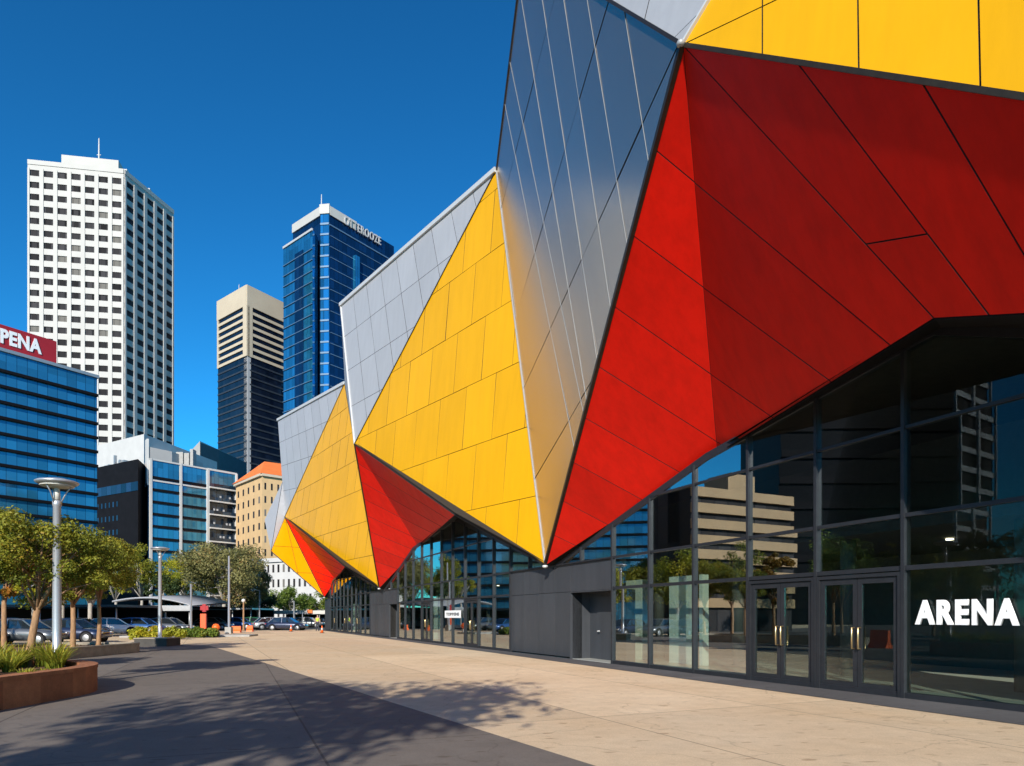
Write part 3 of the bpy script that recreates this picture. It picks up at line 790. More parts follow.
# --- white tower with punched windows
d = 260.0; Mx = v2(xd(124, d)); k = 33.1
Lp = Mx - Vector((.986, .165, 0)) * k; Rp = v2(xd(173, 286))
bw = empty('office_tower', (Mx.x, Mx.y, 0), 'tall white office tower with a grid of small square windows and a roof mast', 'building')
Bk = Lp + (Rp - Mx); fl, fr_ = Face(Lp, Mx), Face(Mx, Rp); H = 171.5
m = MB(); m.prism([Lp[:2], Mx[:2], Rp[:2], Bk[:2]], 0, H - 4, 0)
wins = []
rows = [H - 3.6 - i * 4.47 for i in range(28)]
for fc, nc, wmat, ww in ((fl, 7, M['win_dark'], .70), (fr_, 5, M['win_black'], .70)):
    p = fc.l / nc; lst = []
    for i in range(nc + 1): fc.box(m, max(0, i * p - p * .15), min(fc.l, i * p + p * .15), 0, H - 3, 0, .55)
    for z in rows: fc.box(m, 0, fc.l, z + .001, z + 2.18, 0, .35)
    fc.box(m, 0, fc.l, rows[0] + 1.9, H, 0, .56)
    wins.append((fc, [(i * p + p * .15, z - 2.30) for z in rows for i in range(nc)], wmat, p * .70, 2.28))
m.build('wall', M['tower_white'], bw); grid_windows(bw, None, wins)
m = MB(); q0 = Lp + fl.u * 10 - fl.n * 3; m.box(q0 + Z * (H - 1), fl.u * 20, -fl.n * 16, Z * 6.2); m.build('plant_room', M['tower_white'], bw)
m = MB(); mp = at(99, 155, 268); m.tube([Vector((mp.x, mp.y, H + 4)), Vector((mp.x, mp.y, H + 17.5))], [.4, .2], 6)
for zz in (7, 9, 11): m.cbox((mp.x, mp.y, H + zz), 1.6, .2, .2)
m.build('mast', M['white_paint'], bw)
for x, y in ((126, 164), (146, 183)):
    q = Mx + (Rp - Mx) * (.10 if x < 130 else .55) - fr_.n * 1.5; m = MB(); m.cbox((q.x, q.y, H + .4), 1.4, 1.4, 2.6); m.build('roof_vent', M['white_paint'], bw)

# --- cream tower with a cast shadow painted over its lower storeys
d = 300.0; Mx = v2(xd(247, d)); Lp = v2(xd(218, 316)); Rp = v2(xd(289, 320)); Bk = Lp + (Rp - Mx)
bt = empty('office_tower', (Mx.x, Mx.y, 0), 'slim tower with a cream banded top and lower storeys painted dark as shade, beside the blue glass tower', 'building')
H = hz(285, d); fa, fb = Face(Lp, Mx), Face(Mx, Rp)
ftop = H - 9.0; fh = 3.15
zl = hz(356, d)
m = MB(); m.prism([Lp[:2], Mx[:2], Rp[:2], Bk[:2]], 0, H - .6, 0); m.build('glass_facade', [M['black_glass']], bt)
cr = MB()
for fc in (fa, fb):
    fc.box(cr, -.3, fc.l, ftop, H, 0, .5)
    fc.box(cr, 0, 1.0, zl, ftop, 0, .5); fc.box(cr, fc.l - 2.6, fc.l + (.5 if fc is fa else 0), zl, ftop, 0, .5)
    if fc is fb: fc.box(cr, 0, 2.6, zl, ftop, 0, .5)
cr.box(Vector((Mx.x, Mx.y, H - .5)) , Lp - Mx, Rp - Mx, Z * .5)
cr.build('cream_crown', M['cream'], bt)
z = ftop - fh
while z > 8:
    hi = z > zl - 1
    m = MB(); mt = M['cream'] if hi else M['dark_clad']  # dark spandrels put the shadow into the colour of the lower storeys
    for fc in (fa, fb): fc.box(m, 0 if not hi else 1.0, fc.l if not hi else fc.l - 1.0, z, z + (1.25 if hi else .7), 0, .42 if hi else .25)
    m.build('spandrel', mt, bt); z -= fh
m = MB(); m.box(Vector((Mx.x, Mx.y, 0)) - fa.u * 2.6 + fa.n * .0, fa.u * 2.9, fb.u * 2.4 + fa.n * .5, Z * zl); m.build('corner_column', M['tower_grey'], bt)
m = MB(); mp = at(239, 285, 312); m.tube([Vector((mp.x, mp.y, H - 1)), Vector((mp.x, mp.y, H + 6))], [.3, .12], 6); m.build('mast', M['white_paint'], bt)

# --- blue glass tower
d = 280.0; c0 = v2(xd(321, d)); c1 = v2(xd(329.5, d - .5)); Lp = v2(xd(293, 293)); Rp = v2(xd(394, 309))
bb = empty('office_tower', (c1.x, c1.y, 0), 'tall blue glass tower with raised lettering under its roof edge, rising behind the arena', 'building')
H = hz(207, d); Bk = Lp + (Rp - c1)
fa, fc0, fb = Face(Lp, c0), Face(c0, c1), Face(c1, Rp)
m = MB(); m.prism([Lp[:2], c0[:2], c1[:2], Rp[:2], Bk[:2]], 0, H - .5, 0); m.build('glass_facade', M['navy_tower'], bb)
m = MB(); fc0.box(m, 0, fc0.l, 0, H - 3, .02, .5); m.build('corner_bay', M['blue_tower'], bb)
m = MB(); fa.box(m, 0, fa.l, H - 3.6, H, 0, .5); fc0.box(m, -.3, fc0.l + .3, H - 3.3, H + .6, .0, .9); fb.box(m, 0, 14, H - 3.6, H, 0, .5); m.build('roof_band', M['tower_white'], bb)
m = MB(); fb.box(m, 0, fb.l, H - 7.8, H - 7.3, .02, .3); fc0.box(m, 0, fc0.l, H - 7.8, H - 7.0, .5, .8); m.build('ledge', M['floor_band'], bb)
z = H - 12
while z > 60:
    m = MB(); fc0.box(m, 0, fc0.l, z, z + .7, .5, .75); m.build('floor_edge', M['floor_band'], bb)
    m = MB(); fb.box(m, .5, fb.l, z, z + .28, .02, .2); m.build('floor_edge', M['floor_band'], bb); z -= 4.4
# lower wing in front of the left face
w0 = v2(xd(283.5, 288)); w1 = v2(xd(312.5, 274)); w2 = v2(xd(318, 280)); wb = v2(xd(294, 290)); Hw = hz(232, 276)
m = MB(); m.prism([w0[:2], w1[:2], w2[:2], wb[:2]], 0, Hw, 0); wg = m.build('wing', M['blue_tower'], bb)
fw = Face(w0, w1)
m = MB(); fw.box(m, 0, fw.l, Hw - .5, Hw + .4, -.2, .4); m.build('roof_band', M['tower_grey'], bb)
m = MB(); fw.box(m, fw.l * .42, fw.l * .70, 0, Hw - 6, .02, .35); m.build('recessed_bay', M['navy_tower'], bb)
z = Hw - 8
while z > 60:
    m = MB(); fw.box(m, 0, fw.l, z, z + .25, .02, .40); m.build('floor_edge', M['floor_band'], bb); z -= 4.4
m = MB(); u0 = fb.l * .34; fb.box(m, u0, u0 + 2.4, 0, H - 15, .02, 1.6); m.build('lift_shaft', M['blue_tower'], bb)
m = MB(); mp = at(321.5, 207, 283); m.tube([Vector((mp.x, mp.y, H - 1)), Vector((mp.x, mp.y, H + 7))], [.3, .15], 6); m.build('mast', M['white_paint'], bb)
text_mesh('sign_lettering', 'OTTEROOZE', 3.5, M['tower_grey'], bb, fb.a + fb.u * (fb.l * .20) + fb.n * .7 + Z * (H - 4.1), fb.u, Z, bold=.03, depth=.5, width=fb.l * .56, space=1.2)

# --- low blue glass office block with the red roof sign
d = 105.0; P1 = v2(xd(97, d)); dr = Vector((.531, .847, 0)); P0 = P1 - dr * 42; bkv = Vector((-.847, .531, 0)) * 18
bo = empty('office_block', (P1.x, P1.y, 0), 'low blue glass office block with dark floor bands and a red roof sign', 'building')
H = hz(377, d); ff = Face(P0, P1)
m = MB(); m.prism([P0[:2], P1[:2], (P1 + bkv)[:2], (P0 + bkv)[:2]], 0, H, 0); m.build('glass_facade', M['blue_glass'], bo)
fs_ = Face(P1, P1 + bkv)
z = H - 2.7
while z > 4:
    m = MB(); ff.box(m, 0, ff.l, z - .40, z, .02, .40); m.build('spandrel', M['black_clad'], bo); z -= 2.17
m = MB(); ff.box(m, 0, ff.l + .2, H - .2, H + .25, -.4, .3); m.build('parapet', M['rail'], bo)
ps = P1 - dr * 5.4
m = MB(); fz = Face(P0, ps); fz.box(m, 0, fz.l, H + .27, H + 3.75, -3, -.6); sg_ = m.build('roof_sign', M['sign_red'], bo)
text_mesh('lettering', 'PPENA', 2.05, M['white_letter'], sg_, P1 - dr * 13.6 - ff.n * .58 + Z * (H + 1.15), dr, Z, bold=.08, depth=.15, width=6.2, space=1.06)

# --- black block between the glass offices
a, b = v2(xd(95, 176)), v2(xd(138, 166)); bk = Vector((-10, 34, 0))
bl = empty('office_block', (b.x, b.y, 0), 'black office block with rows of small lit windows, between two blue glass offices', 'building')
H = hz(459, 166); f1 = Face(a, b)
m = MB(); m.prism([a[:2], b[:2], (b + bk)[:2], (a + bk)[:2]], 0, H, 0); m.build('wall', M['black_clad'], bl)
m = MB(); f1.box(m, 0, f1.l, H - 7.6, H - 5.4, .02, .10); m.build('window_band', M['navy_glass'], bl)
lst = [(1.2 + i * 1.75, H - 10.8 - j * 3.5) for j in range(7) for i in range(6)]
grid_windows(bl, None, [(f1, lst, M['navy_glass'], .55, 1.3)])
m = MB()
for i, (u, h_) in enumerate(((1.5, 1.2), (4.2, 3.2), (6.5, 1.8))): f1.box(m, u, u + .5, H, H + h_, -3, -2.4)
m.box(f1.a + f1.u * .5 - f1.n * 4 + Z * H, f1.u * 3, f1.n * 2, Z * .9); m.box(f1.a + f1.u * 5.6 - f1.n * 4 + Z * (H + 1.2), f1.u * 2.6, f1.n * 1.2, Z * .5)
m.build('roof_plant', M['rail'], bl)

# --- white and blue block of offices
d = 170.0; p0 = v2(xd(149, d)); p1 = v2(xd(179, 176)); p2 = v2(xd(207, 182)); p3 = v2(xd(236, 188.5)); pl = v2(xd(135, 186))
bp = empty('office_block', (p0.x, p0.y, 0), 'mid-rise office with white frames, blue glass bays and a balconied right bay', 'building')
Ht = hz(455, d); bkv = pl - p0
m = MB(); m.prism([p0[:2], p3[:2], (p3 + bkv * 2)[:2], (p0 + bkv * 2)[:2]], 0, Ht - 1, 0); m.build('glass_facade', M['navy_glass'], bp)
for i, (a, b) in enumerate(((p0, p1), (p1, p2))):
    f = Face(a, b); z = Ht - 1.2; k = 0
    while z > 4:
        hgt = 4.2 if k == 0 else 2.45
        m = MB(); f.box(m, .5, f.l - .1, z - hgt + .3, z, .02, .25); m.build('glass_band', M['blue_glass'], bp)
        m = MB(); f.box(m, .5, f.l - .1, z - hgt - .25 , z - hgt + .3, .02, .35); m.build('spandrel', M['black_clad'], bp)
        z -= hgt + .6; k += 1
    m = MB(); f.box(m, 0, f.l, Ht - 1.2, Ht - .8, .02, .5); f.box(m, 0, .55, 4, Ht - .8, .02, .6)
    f.box(m, 0, f.l, Ht - 6.4, Ht - 6.0, .36, .5)
    if i == 1: f.box(m, f.l - .35, f.l + .3, 4, Ht - 1, .02, .8)
    m.build('white_frame', M['white_paint'], bp)
f = Face(p2, p3); m = MB(); f.box(m, .3, f.l, Ht - 5, Ht - 1, .02, .3); m.build('glass_band', M['blue_glass'], bp)
m = MB(); f.box(m, .0, f.l, Ht - 1.2, Ht - .7, .02, .5); f.box(m, f.l - .4, f.l, 4, Ht - 1, .02, .9); m.build('white_frame', M['white_paint'], bp)
z = Ht - 5.6
while z > 6:
    m = MB(); f.box(m, .3, f.l - .4, z - .35, z, .02, 1.2); bal = m.build('balcony', M['white_paint'], bp)
    m = MB(); f.box(m, .3, f.l - .4, z, z + .9, 1.05, 1.15); m.build('railing', M['navy_glass'], bal)
    m = MB(); rr = random.Random(int(z * 10))
    u = .8
    while u < f.l - 1.2:
        if rr.random() < .5: f.box(m, u, u + .5, z, z + 1.6, .03, .08)
        u += .9
    if m.f: m.build('window_blind', M['tower_grey'], bal)
    z -= 3.6
fl_ = Face(pl, p0)
m = MB(); fl_.box(m, 0, fl_.l, 0, Ht - 7.6, .02, .2); m.build('side_wall', M['navy_glass'], bp)
m = MB(); fl_.box(m, 0, fl_.l, Ht - 7.5, Ht - 7.0, .02, .4); fl_.box(m, fl_.l - 2.2, fl_.l, Ht - 7, Ht + 4.0, .02, .5); m.build('white_frame', M['white_paint'], bp)
q = v2(xd(186, 200)); q0 = v2(xd(97, 188)); q1 = v2(xd(144, 176)); qh = hz(434, 176)
m = MB(); m.prism([q0[:2], q1[:2], (q1 + Vector((5, 32, 0)))[:2], (q0 + Vector((8, 40, 0)))[:2]], 0, qh, 0); m.build('white_rear_wing', M['white_paint'], bp)
m = MB(); a_, b_ = v2(xd(150, 178)), v2(xd(172, 183)); m.prism([a_[:2], b_[:2], (b_ + Vector((2, 14, 0)))[:2], (a_ + Vector((2, 14, 0)))[:2]], Ht - 4, hz(447, 178)); m.build('plant_room', M['tower_white'], bp)
for x, w, y in ((176, 7, 452), (184, 5, 453), (190, 3, 449)):
    m = MB(); a_ = v2(xd(x, 186)); m.box(Vector((a_.x, a_.y, Ht - 2)), (w * .27, 0, 0), (0, 2, 0), (0, 0, hz(y, 186) - Ht + 2)); m.build('roof_unit', M['concrete'], bp)
bx = empty('rooftop_house', Vector((xd(205, 230)[0], 230, 0)), 'dark low block with a pale side wall, seen behind the white-framed office', 'building')
a_, b_, c_ = v2(xd(187, 250)), v2(xd(200, 230)), v2(xd(219, 240)); H = hz(441, 230)
m = MB(); m.prism([a_[:2], b_[:2], (b_ + Vector((2, 20, 0)))[:2], (a_ + Vector((2, 14, 0)))[:2]], 0, H); m.build('side_wall', M['tower_white'], bx)
m = MB(); m.prism([(b_ + Vector((.3, .1, 0)))[:2], c_[:2], (c_ + Vector((2, 20, 0)))[:2], (b_ + Vector((2.6, 20, 0)))[:2]], 0, H - .6); m.build('wall', M['dark_clad'], bx)

# --- sandstone block with an orange roof
d = 172.0; p0, p1, p2 = v2(xd(236, 186)), v2(xd(262, d)), v2(xd(300, 179)); bk = Vector((3, 21, 0))
bs = empty('apartment_block', (p1.x, p1.y, 0), 'sandstone block with small dark windows under an orange roof, above the gum tree', 'building')
He = hz(474, d); fa, fb = Face(p0, p1), Face(p1, p2)
m = MB(); m.prism([p0[:2], p1[:2], p2[:2], (p2 + bk)[:2], (p0 + bk)[:2]], 0, He, 0); 
wl = m.build('wall', M['sandstone'], bs)
m = MB()
for fc in (fa, fb): fc.box(m, -.2, fc.l + .2, He - .5, He + .1, 0, .6)
m.build('cornice', M['cream'], bs)
wins = []
for fc, nc in ((fa, 5), (fb, 6)):
    p = fc.l / nc; wins.append((fc, [(i * p + p * .36, He - 3.8 - j * 3.35) for j in range(10) for i in range(nc)], M['win_black'], p * .28, 1.7))
grid_windows(bs, None, wins, cap=100)
m = MB(); e = .8; rz = He + 3.6; a_, b_, c_ = p0 + fa.n * e - fa.u * e, p1 + (fa.n + fb.n) * e * .7, p2 + fb.n * e; d_, e_ = p2 + bk, p0 + bk
ri = (p1 + bk * .55 + fa.u * 0); r1 = Vector((-65.6, 181, He + 5.2)); r2 = Vector((-56, 188, He + 5.2))
A_, B_, C_, D_, E_ = [v + Z * (He + .12) for v in (a_, b_, c_, d_, e_)]
m.face([A_, B_, r1]); m.face([B_, C_, r2, r1]); m.face([C_, D_, r2]); m.face([D_, E_, r1, r2]); m.face([E_, A_, r1]); m.face([E_, D_, C_, B_, A_])
m.build('roof', M['terracotta'], bs)
m = MB(); q = at(258, 462, 186); m.box((q.x, q.y, He + 2), (.9, 0, 0), (0, .9, 0), (0, 0, 3.2)); m.box((q.x + 1.8, q.y, He + 2), (.25, 0, 0), (0, .25, 0), (0, 0, 4.2)); m.build('chimney', M['cream'], bs)

# --- white low building with arched rows of windows
d = 150.0; p0, p1 = v2(xd(250, 156)), v2(xd(345, 142)); bk = Vector((4, 12, 0))
bh = empty('white_building', (p0.x, p0.y, 0), 'white four-storey building with rows of narrow grey windows, behind the far street trees', 'building')
f = Face(p0, p1); H = hz(559, 152)
m = MB(); m.prism([p0[:2], p1[:2], (p1 + bk)[:2], (p0 + bk)[:2]], 0, H, 0); f.box(m, 0, f.l, H - .7, H + .2, 0, .4)
m.build('wall', M['white_paint'], bh)
lst = [(.8 + i * 1.62, H - 3.0 - j * 3.3) for j in range(4) for i in range(12)]
grid_windows(bh, None, [(f, lst, M['win_dark'], .62, 1.75)])

# --- buildings off to the left, seen only in the arena's glass
def mir(p):                                           # where a thing mirrored in the glass line really stands
    p = Vector(p); return p - N * 2 * (p.dot(N) + D0)
def mxd(x, d): return mir(Vector((*xd(x, d), 0)))
def reflected(name, label, xs, y_top, depth, wallm, glassm, fh, sp, piers=0, deep=22):
    a, b = mxd(xs[0], depth[0]), mxd(xs[1], depth[1])
    f = Face(b, a)
    if f.n.dot(-a) < 0: f = Face(a, b)
    H = hz(y_top, depth[0]); bk = -f.n * deep
    root = empty(name, (a.x, a.y, 0), label, 'building')
    m = MB(); m.prism([f.a[:2], f.b[:2], (f.b + bk)[:2], (f.a + bk)[:2]], 0, H, 0); m.build('glass_facade', glassm, root)
    z = H
    while z > 3:
        m = MB(); f.box(m, 0, f.l, z - sp, z, .02, .4); m.build('spandrel', wallm, root); z -= fh
    if piers:
        for i in range(piers + 1):
            m = MB(); x = i * f.l / piers; f.box(m, max(0, x - .35), min(f.l, x + .35), 0, H, .42, .8); m.build('pier', wallm, root)
    m = MB(); f.box(m, f.l * .3, f.l * .55, H, H + 2, -4.5, -1); m.build('plant_room', wallm, root)
    return root
reflected('office_slab', 'tan concrete office slab with long window strips, mirrored in the arena glass', (690, 792), 486, (66, 72), M['tan'], M['win_dark'], 1.55, .92, deep=6)
reflected('glass_tower', 'dark glass tower mirrored in the arena glass', (780, 958), 300, (125, 125), M['black_clad'], M['void_glass'], 4.6, 1.3)
reflected('concrete_tower', 'pale concrete tower with a grid of balconies, mirrored at the right of the arena glass', (957, 993), 250, (125.5, 134), M['tower_grey'], M['win_dark'], 3.6, 1.0, 2)
reflected('glass_tower', 'blue glass office mirrored at the left of the tan slab', (610, 690), 505, (150, 150), M['dark_clad'], M['void_glass'], 3.8, .8)

# ------------------------------------------------------------------ street furniture, trees, cars
M['leaf_olive'] = leaf_mat('olive_leaf', (.040, .075, .010), (.31, .30, .03))
M['leaf_gold'] = leaf_mat('autumn_leaf', (.10, .095, .012), (.30, .16, .020))
M['leaf_green'] = leaf_mat('green_leaf', (.045, .10, .014), (.20, .27, .04))
M['leaf_dark'] = leaf_mat('dark_leaf', (.018, .040, .012), (.070, .10, .025))
M['leaf_gum'] = leaf_mat('gum_leaf', (.060, .072, .022), (.27, .25, .09), .25)
M['leaf_bright'] = leaf_mat('bright_leaf', (.11, .16, .014), (.46, .43, .03))
M['strap'] = leaf_mat('strap_leaf', (.07, .13, .012), (.42, .42, .05), .4)
M['bark'] = plain('brown_bark', (.30, .17, .085), .85, 0, .35, 9, .5, stretch=(3, 3, .6))
M['bark_grey'] = plain('grey_bark', (.34, .31, .27), .85, 0, .3, 7, .5, stretch=(3, 3, .6))
M['lamp_metal'] = plain('lamp_aluminium', (.46, .47, .50), .38, .55, .06)
M['lamp_under'] = plain('lamp_opal_underside', (.62, .60, .54), .5, 0, .04)
M['brick'] = None
def brick_mat():
    m, nt, p = newmat('rendered_brick_planter')
    t = attr(nt, 'tint')
    base = mixc(nt, t, (.26, .088, .036), (.44, .175, .075))
    base = mixc(nt, 1.0, base, ramp(nt, noise(nt, 3.5, 7, .7), .25, .75, (.62, .6, .58), (1.12, 1.1, 1.08)), 'MULTIPLY')
    base = mixc(nt, 1.0, base, ramp(nt, noise(nt, 60, 3, .6), .3, .7, (.8, .8, .8), (1.1, 1.1, 1.1)), 'MULTIPLY')
    nt.links.new(base, p.inputs['Base Color']); p.inputs['Roughness'].default_value = .85
    bump(nt, p, noise(nt, 35, 5, .6), .3, .01); return m
M['brick'] = brick_mat()
M['soil'] = plain('bark_mulch', (.16, .085, .045), .95, 0, .5, 25, .8)
M['planter_dark'] = plain('dark_concrete', (.055, .05, .045), .8, 0, .25, 4, .2)
M['planter_grey'] = plain('weathered_concrete', (.27, .23, .18), .85, 0, .2, 3, .2)

def leaves(m, centres, n, size, seed, flat=.55):
    """n small folded leaves scattered round clump centres (x, y, z, radius)"""
    r = np.random.default_rng(seed); cs = np.array(centres, float)
    w = cs[:, 3] ** 2; idx = r.choice(len(cs), n, p=w / w.sum())
    off = r.normal(size=(n, 3)); off /= np.linalg.norm(off, axis=1)[:, None]
    rad = r.random(n) ** .45
    pos = cs[idx, :3] + off * (rad * cs[idx, 3])[:, None] * np.array([1, 1, .72])
    nrm = off * .7 + r.normal(size=(n, 3)) * .6 + np.array([0, 0, .5]); nrm /= np.linalg.norm(nrm, axis=1)[:, None]
    a = np.cross(nrm, r.normal(size=(n, 3))); a /= np.linalg.norm(a, axis=1)[:, None]; b = np.cross(nrm, a)
    s = size * (.6 + .8 * r.random(n)); ctint = r.random(len(cs))
    t = np.clip(.55 * ctint[idx] + .45 * r.random(n), 0, 1)
    A = pos - a * s[:, None]; C_ = pos + a * s[:, None]
    B_ = pos + b * (s * flat)[:, None] + nrm * (s * .18)[:, None]; D_ = pos - b * (s * flat)[:, None] + nrm * (s * .18)[:, None]
    base = len(m.v); allv = np.stack([A, B_, C_, D_], 1).reshape(-1, 3)
    m.v += [tuple(x) for x in allv.tolist()]
    m.f += [(base + 4 * i, base + 4 * i + 1, base + 4 * i + 2, base + 4 * i + 3) for i in range(n)]
    m.mi += [0] * n; m.tint += t.tolist(); m.sm += [False] * n; m.uv += [(0, 0)] * (4 * n)

def tree(name, label, base, h, crad, cbot, leafm, seed, n=4000, leaf=.09, trunk=.09, barkm=None, clumps=26, lean=(0, 0), group=None, squash=1.0, trunk_h=None):
    """tapered trunk that forks into limbs; foliage clumps sit round the limb ends"""
    base = Vector(base); r = random.Random(seed)
    root = empty(name, base, label, 'tree', group)
    th = trunk_h or cbot * 1.02
    top = base + Vector((lean[0], lean[1], th)); bm_ = MB()
    mid = base.lerp(top, .5) + Vector((r.uniform(-.05, .05), r.uniform(-.05, .05), 0)) * h * .2
    bm_.tube([base - Z * .05, base + Z * .12, mid, top], [trunk * 1.5, trunk * 1.1, trunk * .92, trunk * .8], 10)
    cc = base + Vector((lean[0] * 1.4, lean[1] * 1.4, (cbot + h) / 2)); ch = (h - cbot) / 2
    cents = []; clumps = int(clumps * 1.5)
    for i in range(clumps):
        while True:
            x, y, z = r.uniform(-1, 1), r.uniform(-1, 1), r.uniform(-1, 1)
            q = x * x + y * y + z * z
            if .12 < q < 1 and (z > -.55 or q < .7): break
        g = r.uniform(.55, 1.22) / max(.55, math.sqrt(q)) if r.random() < .65 else 1
        p = cc + Vector((x * crad * g * .82, y * crad * g * .82 * squash, z * ch * g * .82))
        cents.append((p.x, p.y, p.z, crad * (r.uniform(.11, .24) if r.random() < .6 else r.uniform(.22, .36))))
    nl = min(9, clumps)
    for i in range(nl):
        e = Vector(cents[i][:3]); s0 = base.lerp(top, r.uniform(.82, 1.0))
        m1 = s0.lerp(e, .5) + Vector((0, 0, (e - s0).length * .10)); rd = trunk * r.uniform(.35, .6)
        bm_.tube([s0, m1, e], [rd, rd * .6, rd * .2], 6)
        for j in range(2):
            e2 = Vector(cents[r.randrange(len(cents))][:3])
            if (e2 - m1).length < crad * 1.2: bm_.tube([m1, m1.lerp(e2, .5) + Z * .05, e2], [rd * .45, rd * .3, rd * .1], 5)
    bm_.build('trunk', barkm or M['bark_grey'], root)
    lm = MB(); leaves(lm, cents, int(n * 1.7), leaf * .68, seed); lm.build('crown', leafm, root)
    return root

# planter walls
def planter(name, label, pts, h, wall, rim, capm, bodym, seed, plank=.9):
    c = sum((Vector((p[0], p[1], 0)) for p in pts), Vector()) / len(pts)
    root = empty(name, (c.x, c.y, 0), label, 'planter')
    n = len(pts); V = [Vector((p[0], p[1], 0)) for p in pts]
    def off(k, d):
        a, b, e = V[k - 1], V[k], V[(k + 1) % n]
        t1 = (b - a).normalized(); t2 = (e - b).normalized(); t = (t1 + t2).normalized()
        return b + Vector((-t.y, t.x, 0)) * d / max(.5, t.dot(t1))
    inn = [off(k, rim) for k in range(n)]; low = [off(k, .012) for k in range(n)]; lin = [off(k, rim - .03) for k in range(n)]
    m = MB(); r = random.Random(seed); t = r.random(); acc = 0
    for k in range(n):
        j = (k + 1) % n; acc += (V[j] - V[k]).length
        if acc > plank: t = r.random(); acc = 0
        m.face([low[k], low[j], low[j] + Z * (h - .07), low[k] + Z * (h - .07)], 0, tint=t)
        m.face([lin[j], lin[k], lin[k] + Z * (h - .07), lin[j] + Z * (h - .07)], 0, tint=t)
    m.build('wall', bodym, root)
    m = MB(); acc = 0; t = .5
    for k in range(n):
        j = (k + 1) % n; acc += (V[j] - V[k]).length
        if acc > plank * 1.4: t = min(1, max(0, r.gauss(.7, .2))); acc = 0
        z0, z1 = Z * (h - .07), Z * h
        m.face([V[k] + z1, V[j] + z1, inn[j] + z1, inn[k] + z1], 0, tint=t); m.face([V[k] + z0, V[j] + z0, V[j] + z1, V[k] + z1], 0, tint=t)
        m.face([inn[j] + z0, inn[k] + z0, inn[k] + z1, inn[j] + z1], 0, tint=t); m.face([V[j] + z0, V[k] + z0, inn[k] + z0, inn[j] + z0], 0, tint=t)
    m.build('coping', capm, root)
    m = MB(); m.face([p + Z * (h - .12) for p in inn]); 
    for i in range(500):
        a = r.randrange(1, n - 1); u, v = r.random(), r.random()
        if u + v > 1: u, v = 1 - u, 1 - v
        p = inn[0] + (inn[a] - inn[0]) * u + (inn[a + 1] - inn[0]) * v
        m.cbox(p + Z * (h - .105), r.uniform(.03, .10), r.uniform(.02, .05), r.uniform(.02, .05), rz=r.uniform(0, 3))
    m.build('mulch', M['soil'], root)
    return root
def rrect(x0, y0, x1, y1, rad, n=10):
    pts = []
    for cx, cy, a0 in ((x1 - rad, y0 + rad, -90), (x1 - rad, y1 - rad, 0), (x0 + rad, y1 - rad, 90), (x0 + rad, y0 + rad, 180)):
        for k in range(n + 1):
            a = R(a0 + 90 * k / n); pts.append((cx + rad * math.cos(a), cy + rad * math.sin(a)))
    out = []
    for i in range(len(pts)):                          # keep walls short enough to colour plank by plank
        a, b = Vector((*pts[i], 0)), Vector((*pts[(i + 1) % len(pts)], 0)); k = max(1, int((b - a).length / .45))
        out += [tuple((a.lerp(b, q / k))[:2]) for q in range(k)]
    return out
PH1 = .57
planter('brick_planter', 'curved terracotta-coloured planter with grassy plants and a lamp post, nearest the camera', rrect(-14.4, 4.5, -8.60, 16.3, 2.9), PH1, 0, .34, M['brick'], M['brick'], 3)
planter('concrete_planter', 'low grey-brown planter holding two young street trees', rrect(-20.6, 20.5, -16.35, 30.6, .8), .43, 0, .22, M['planter_grey'], M['planter_grey'], 4)

# grassy plants in the first planter
def clump(base, h, n, seed):
    r = random.Random(seed); m = MB()
    for i in range(n):
        a = r.uniform(0, 6.283); l = h * r.uniform(.6, 1.15); sp = r.uniform(.25, .95); w = r.uniform(.010, .020)
        d = Vector((math.cos(a), math.sin(a), 0)); sd_ = Vector((-d.y, d.x, 0)); t = r.random()
        b0_ = Vector(base) + d * r.uniform(0, .10) + sd_ * r.uniform(-.08, .08); prev = None
        for k in range(6):
            f = k / 5; p = b0_ + d * (sp * l * f ** 1.6) + Z * (l * (f - .42 * sp * f * f)); ww = w * (1 - f ** 2.2) + .001
            cur = (p - sd_ * ww, p + sd_ * ww)
            if prev: m.face([prev[0], prev[1], cur[1], cur[0]], 0, tint=min(1, t * .6 + .4 * f))
            prev = cur
    return m
spots = []
rs = random.Random(21)
for i in range(48):
    y = rs.uniform(9.0, 15.6); x = rs.uniform(-12.6, -9.25 - max(0, (y - 13.0)) * .30)
    if abs(x + 9.0) < .5 and abs(y - 13.5) < .6: continue
    spots.append((x, y))
protos = [clump((0, 0, 0), .62, 120, 31).build('grass_plant', M['strap']), clump((0, 0, 0), .5, 110, 32).build('grass_plant', M['strap']), clump((0, 0, 0), .7, 130, 33).build('grass_plant', M['strap'])]
for i, (x, y) in enumerate(spots):
    o = protos[i] if i < 3 else protos[i % 3].copy()
    if i >= 3: col.objects.link(o)
    o.location = (x, y, PH1 - .13); o.rotation_euler = (0, 0, rs.uniform(0, 6)); s_ = rs.uniform(.75, 1.1); o.scale = (s_, s_, s_)
    tag(o, 'strappy green grass plant growing in the curved terracotta planter', 'plant', 'grass plants in the nearest planter')
for i, (x, y, h) in enumerate(((-8.95, 12.6, .16), (-8.98, 13.1, .13))):
    o = clump((0, 0, 0), h * 1.5, 70, 50 + i).build('ground_plant', M['strap']); o.location = (x, y, PH1 - .13)
    tag(o, 'small low green plant at the foot of the nearest lamp post', 'plant', 'low plants by the lamp post')

